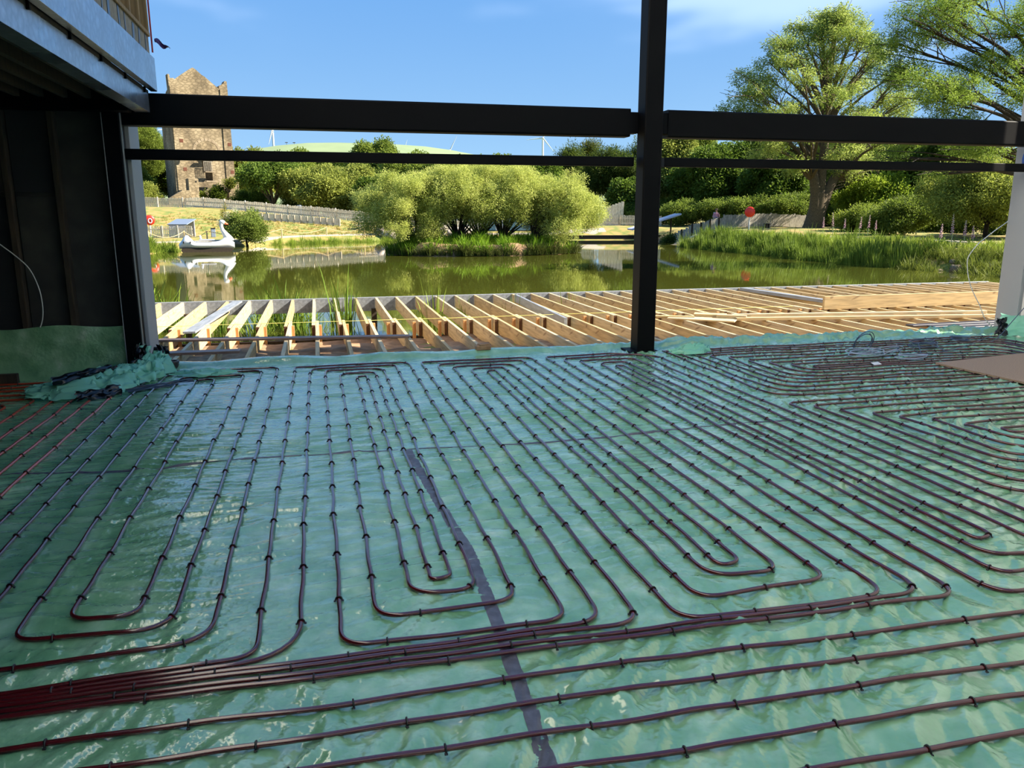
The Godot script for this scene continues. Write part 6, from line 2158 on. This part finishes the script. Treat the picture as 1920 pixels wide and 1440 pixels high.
func build_ash() -> void:
	# the great ash on the right bank: crown of separate airy sprays
	var base := Vector3(39.6, land(39.6, -57.6) - 0.15, -57.6)
	var sp := []
	var r := RandomNumberGenerator.new()
	r.seed = 51
	for k in 64:
		var t := (k + 0.5) / 64.0
		var y := lerpf(4.6, 16.2, t)
		var wide := 7.6 * pow(sin(PI * clampf(t * 0.78 + 0.22, 0, 1)), 0.7) + 0.3
		var az := k * 2.39996
		var q := r.randf_range(0.75, 0.95) if k % 4 else 0.4
		sp.append([Vector3(cos(az) * wide * q, y, sin(az) * wide * q * 0.8), Vector3(1.45, 0.75, 1.35) * r.randf_range(0.7, 1.2)])
	sp.append([Vector3(-6.4, 8.7, 0.6), Vector3(1.6, 0.9, 1.4)])
	sp.append([Vector3(-5.2, 10.6, 0.2), Vector3(1.5, 0.9, 1.4)])
	sp.append([Vector3(6.2, 9.6, 0.2), Vector3(1.9, 1.1, 1.4)])
	sp.append([Vector3(0.4, 16.1, 0), Vector3(1.5, 0.8, 1.4)])
	var o := make_tree("ash_tree", "tall airy ash tree with a thick leaning trunk on the right bank", "tree", base, sp, 5200, "ash", 0.8, lin(0.58, 0.67, 0.28), lin(0.78, 0.83, 0.46), 0.0, 4.2, 501, "bark", 1.0, -0.16)
	var mb := MB.new()
	mb.tube([Vector3(-0.1, -0.5, 0), Vector3(0, 0.3, 0), Vector3(0.25, 1.6, 0), Vector3(0.35, 2.9, 0)], [1.05, 0.80, 0.68, 0.66], 14)
	mb.tube([Vector3(0.0, 1.2, 0.1), Vector3(-0.1, 3.0, 0.1), Vector3(-0.5, 4.6, 0.1), Vector3(-0.9, 7.0, 0)], [0.5, 0.44, 0.34, 0.24], 10)
	mb.tube([Vector3(0.45, 1.6, 0.1), Vector3(1.05, 3.3, 0.1), Vector3(1.9, 4.8, 0.2), Vector3(3.2, 6.6, 0.2)], [0.52, 0.42, 0.30, 0.2], 10)
	mb.tube([Vector3(0.3, 2.6, 0), Vector3(0.45, 5.0, -0.1), Vector3(0.5, 8.5, 0), Vector3(0.4, 12.5, 0)], [0.5, 0.36, 0.26, 0.14], 10)
	put("trunk", mb, M.bark, o)
	mb = MB.new()
	for l in sp:
		var c: Vector3 = l[0]
		var s := Vector3(0.45, clampf(c.y * 0.62, 4.0, 12.0), 0)
		if c.x < -1.5 and c.y < 12.0:
			s = Vector3(-0.6, clampf(c.y * 0.55, 4.0, 6.8), 0)
		elif c.x > 1.5 and c.y < 12.0:
			s = Vector3(1.7 + r.randf(), clampf(c.y * 0.55, 4.0, 6.0), 0.2)
		var m: Vector3 = s.lerp(c, 0.5) + Vector3(0, 0.5, 0)
		mb.tube([s, s.lerp(m, 0.5) + Vector3(0, 0.15, 0), m, c], [0.16, 0.12, 0.09, 0.04], 6)
		for k in 7:
			var e: Vector3 = c + Vector3(r.randfn() * 0.8, r.randfn() * 0.6 + 0.2, r.randfn() * 0.8) * l[1]
			var q: Vector3 = m.lerp(c, r.randf_range(0.1, 1.0))
			mb.tube([q, q.lerp(e, 0.5) + Vector3(0, 0.15, 0), e], [0.045, 0.03, 0.012], 4, false)
	for k in 6:
		var a := Vector3(1.6, 3.2 + 0.25 * k, 0.2)
		mb.tube([a, a + Vector3(1.4, 0.5 - 0.1 * k, 0.2), a + Vector3(3.0, 0.4 + 0.2 * sin(k * 2.0), 0.3 * k - 0.5), a + Vector3(4.4, 0.9 - 0.3 * k, 0.3)], [0.07, 0.05, 0.035, 0.012], 5)
	put("branches", mb, M.bark, o)
	# the nearer tree hanging in from the top right
	base = Vector3(33.5, -0.4, -29.5)
	sp = []
	for q in [[-8.6, 7.9, 1.6], [-9.6, 8.9, 1.5], [-7.2, 6.9, 1.7], [-8.4, 6.6, 1.3], [-6.0, 5.9, 1.6], [-7.2, 9.6, 1.8], [-5.4, 8.1, 1.7], [-9.0, 10.0, 1.6], [-6.6, 11.2, 2.0], [-4.2, 9.8, 1.8], [-3.6, 6.9, 1.8], [-8.2, 5.2, 1.2], [-8.9, 4.3, 0.9], [-8.2, 3.5, 0.8], [-4.6, 5.0, 1.5], [-2.0, 8.6, 2.0], [-1.0, 11.0, 2.2], [-6.2, 4.6, 1.2], [-9.6, 7.2, 1.0], [-10.2, 9.6, 0.8], [-3.0, 4.6, 1.3]]:
		sp.append([Vector3(q[0], q[1], r.randf_range(-1.5, 1.5)), Vector3(q[2], q[2] * 0.5, q[2]) * 0.9])
	o = make_tree("ash_tree", "nearer leafy tree reaching in from the top right corner", "tree", base, sp, 6000, "ash", 0.42, lin(0.44, 0.56, 0.20), lin(0.66, 0.75, 0.33), 0.0, 4.0, 511, "dark_bark", 1.0, -0.12)
	mb = MB.new()
	mb.tube([Vector3(0, -0.4, 0), Vector3(0, 2.0, 0), Vector3(-0.4, 5.0, 0), Vector3(-0.8, 9.0, 0)], [0.6, 0.45, 0.36, 0.2], 12)
	put("trunk", mb, M.dark_bark, o)
	mb = MB.new()
	for l in sp:
		var c: Vector3 = l[0]
		var s := Vector3(-0.5, clampf(c.y * 0.55, 2.6, 6.5), 0)
		var m: Vector3 = s.lerp(c, 0.55) + Vector3(0, 0.7, 0)
		mb.tube([s, s.lerp(m, 0.5) + Vector3(0, 0.3, 0), m, c], [0.13, 0.10, 0.07, 0.03], 6)
		for k in 9:
			var e: Vector3 = c + Vector3(r.randfn() * 0.9 - 0.3, r.randfn() * 0.6, r.randfn() * 0.9) * l[1]
			var q: Vector3 = m.lerp(c, r.randf_range(0.0, 1.0))
			mb.tube([q, q.lerp(e, 0.5) + Vector3(0, 0.12, 0), e], [0.03, 0.02, 0.008], 4, false)
	put("branches", mb, M.dark_bark, o)
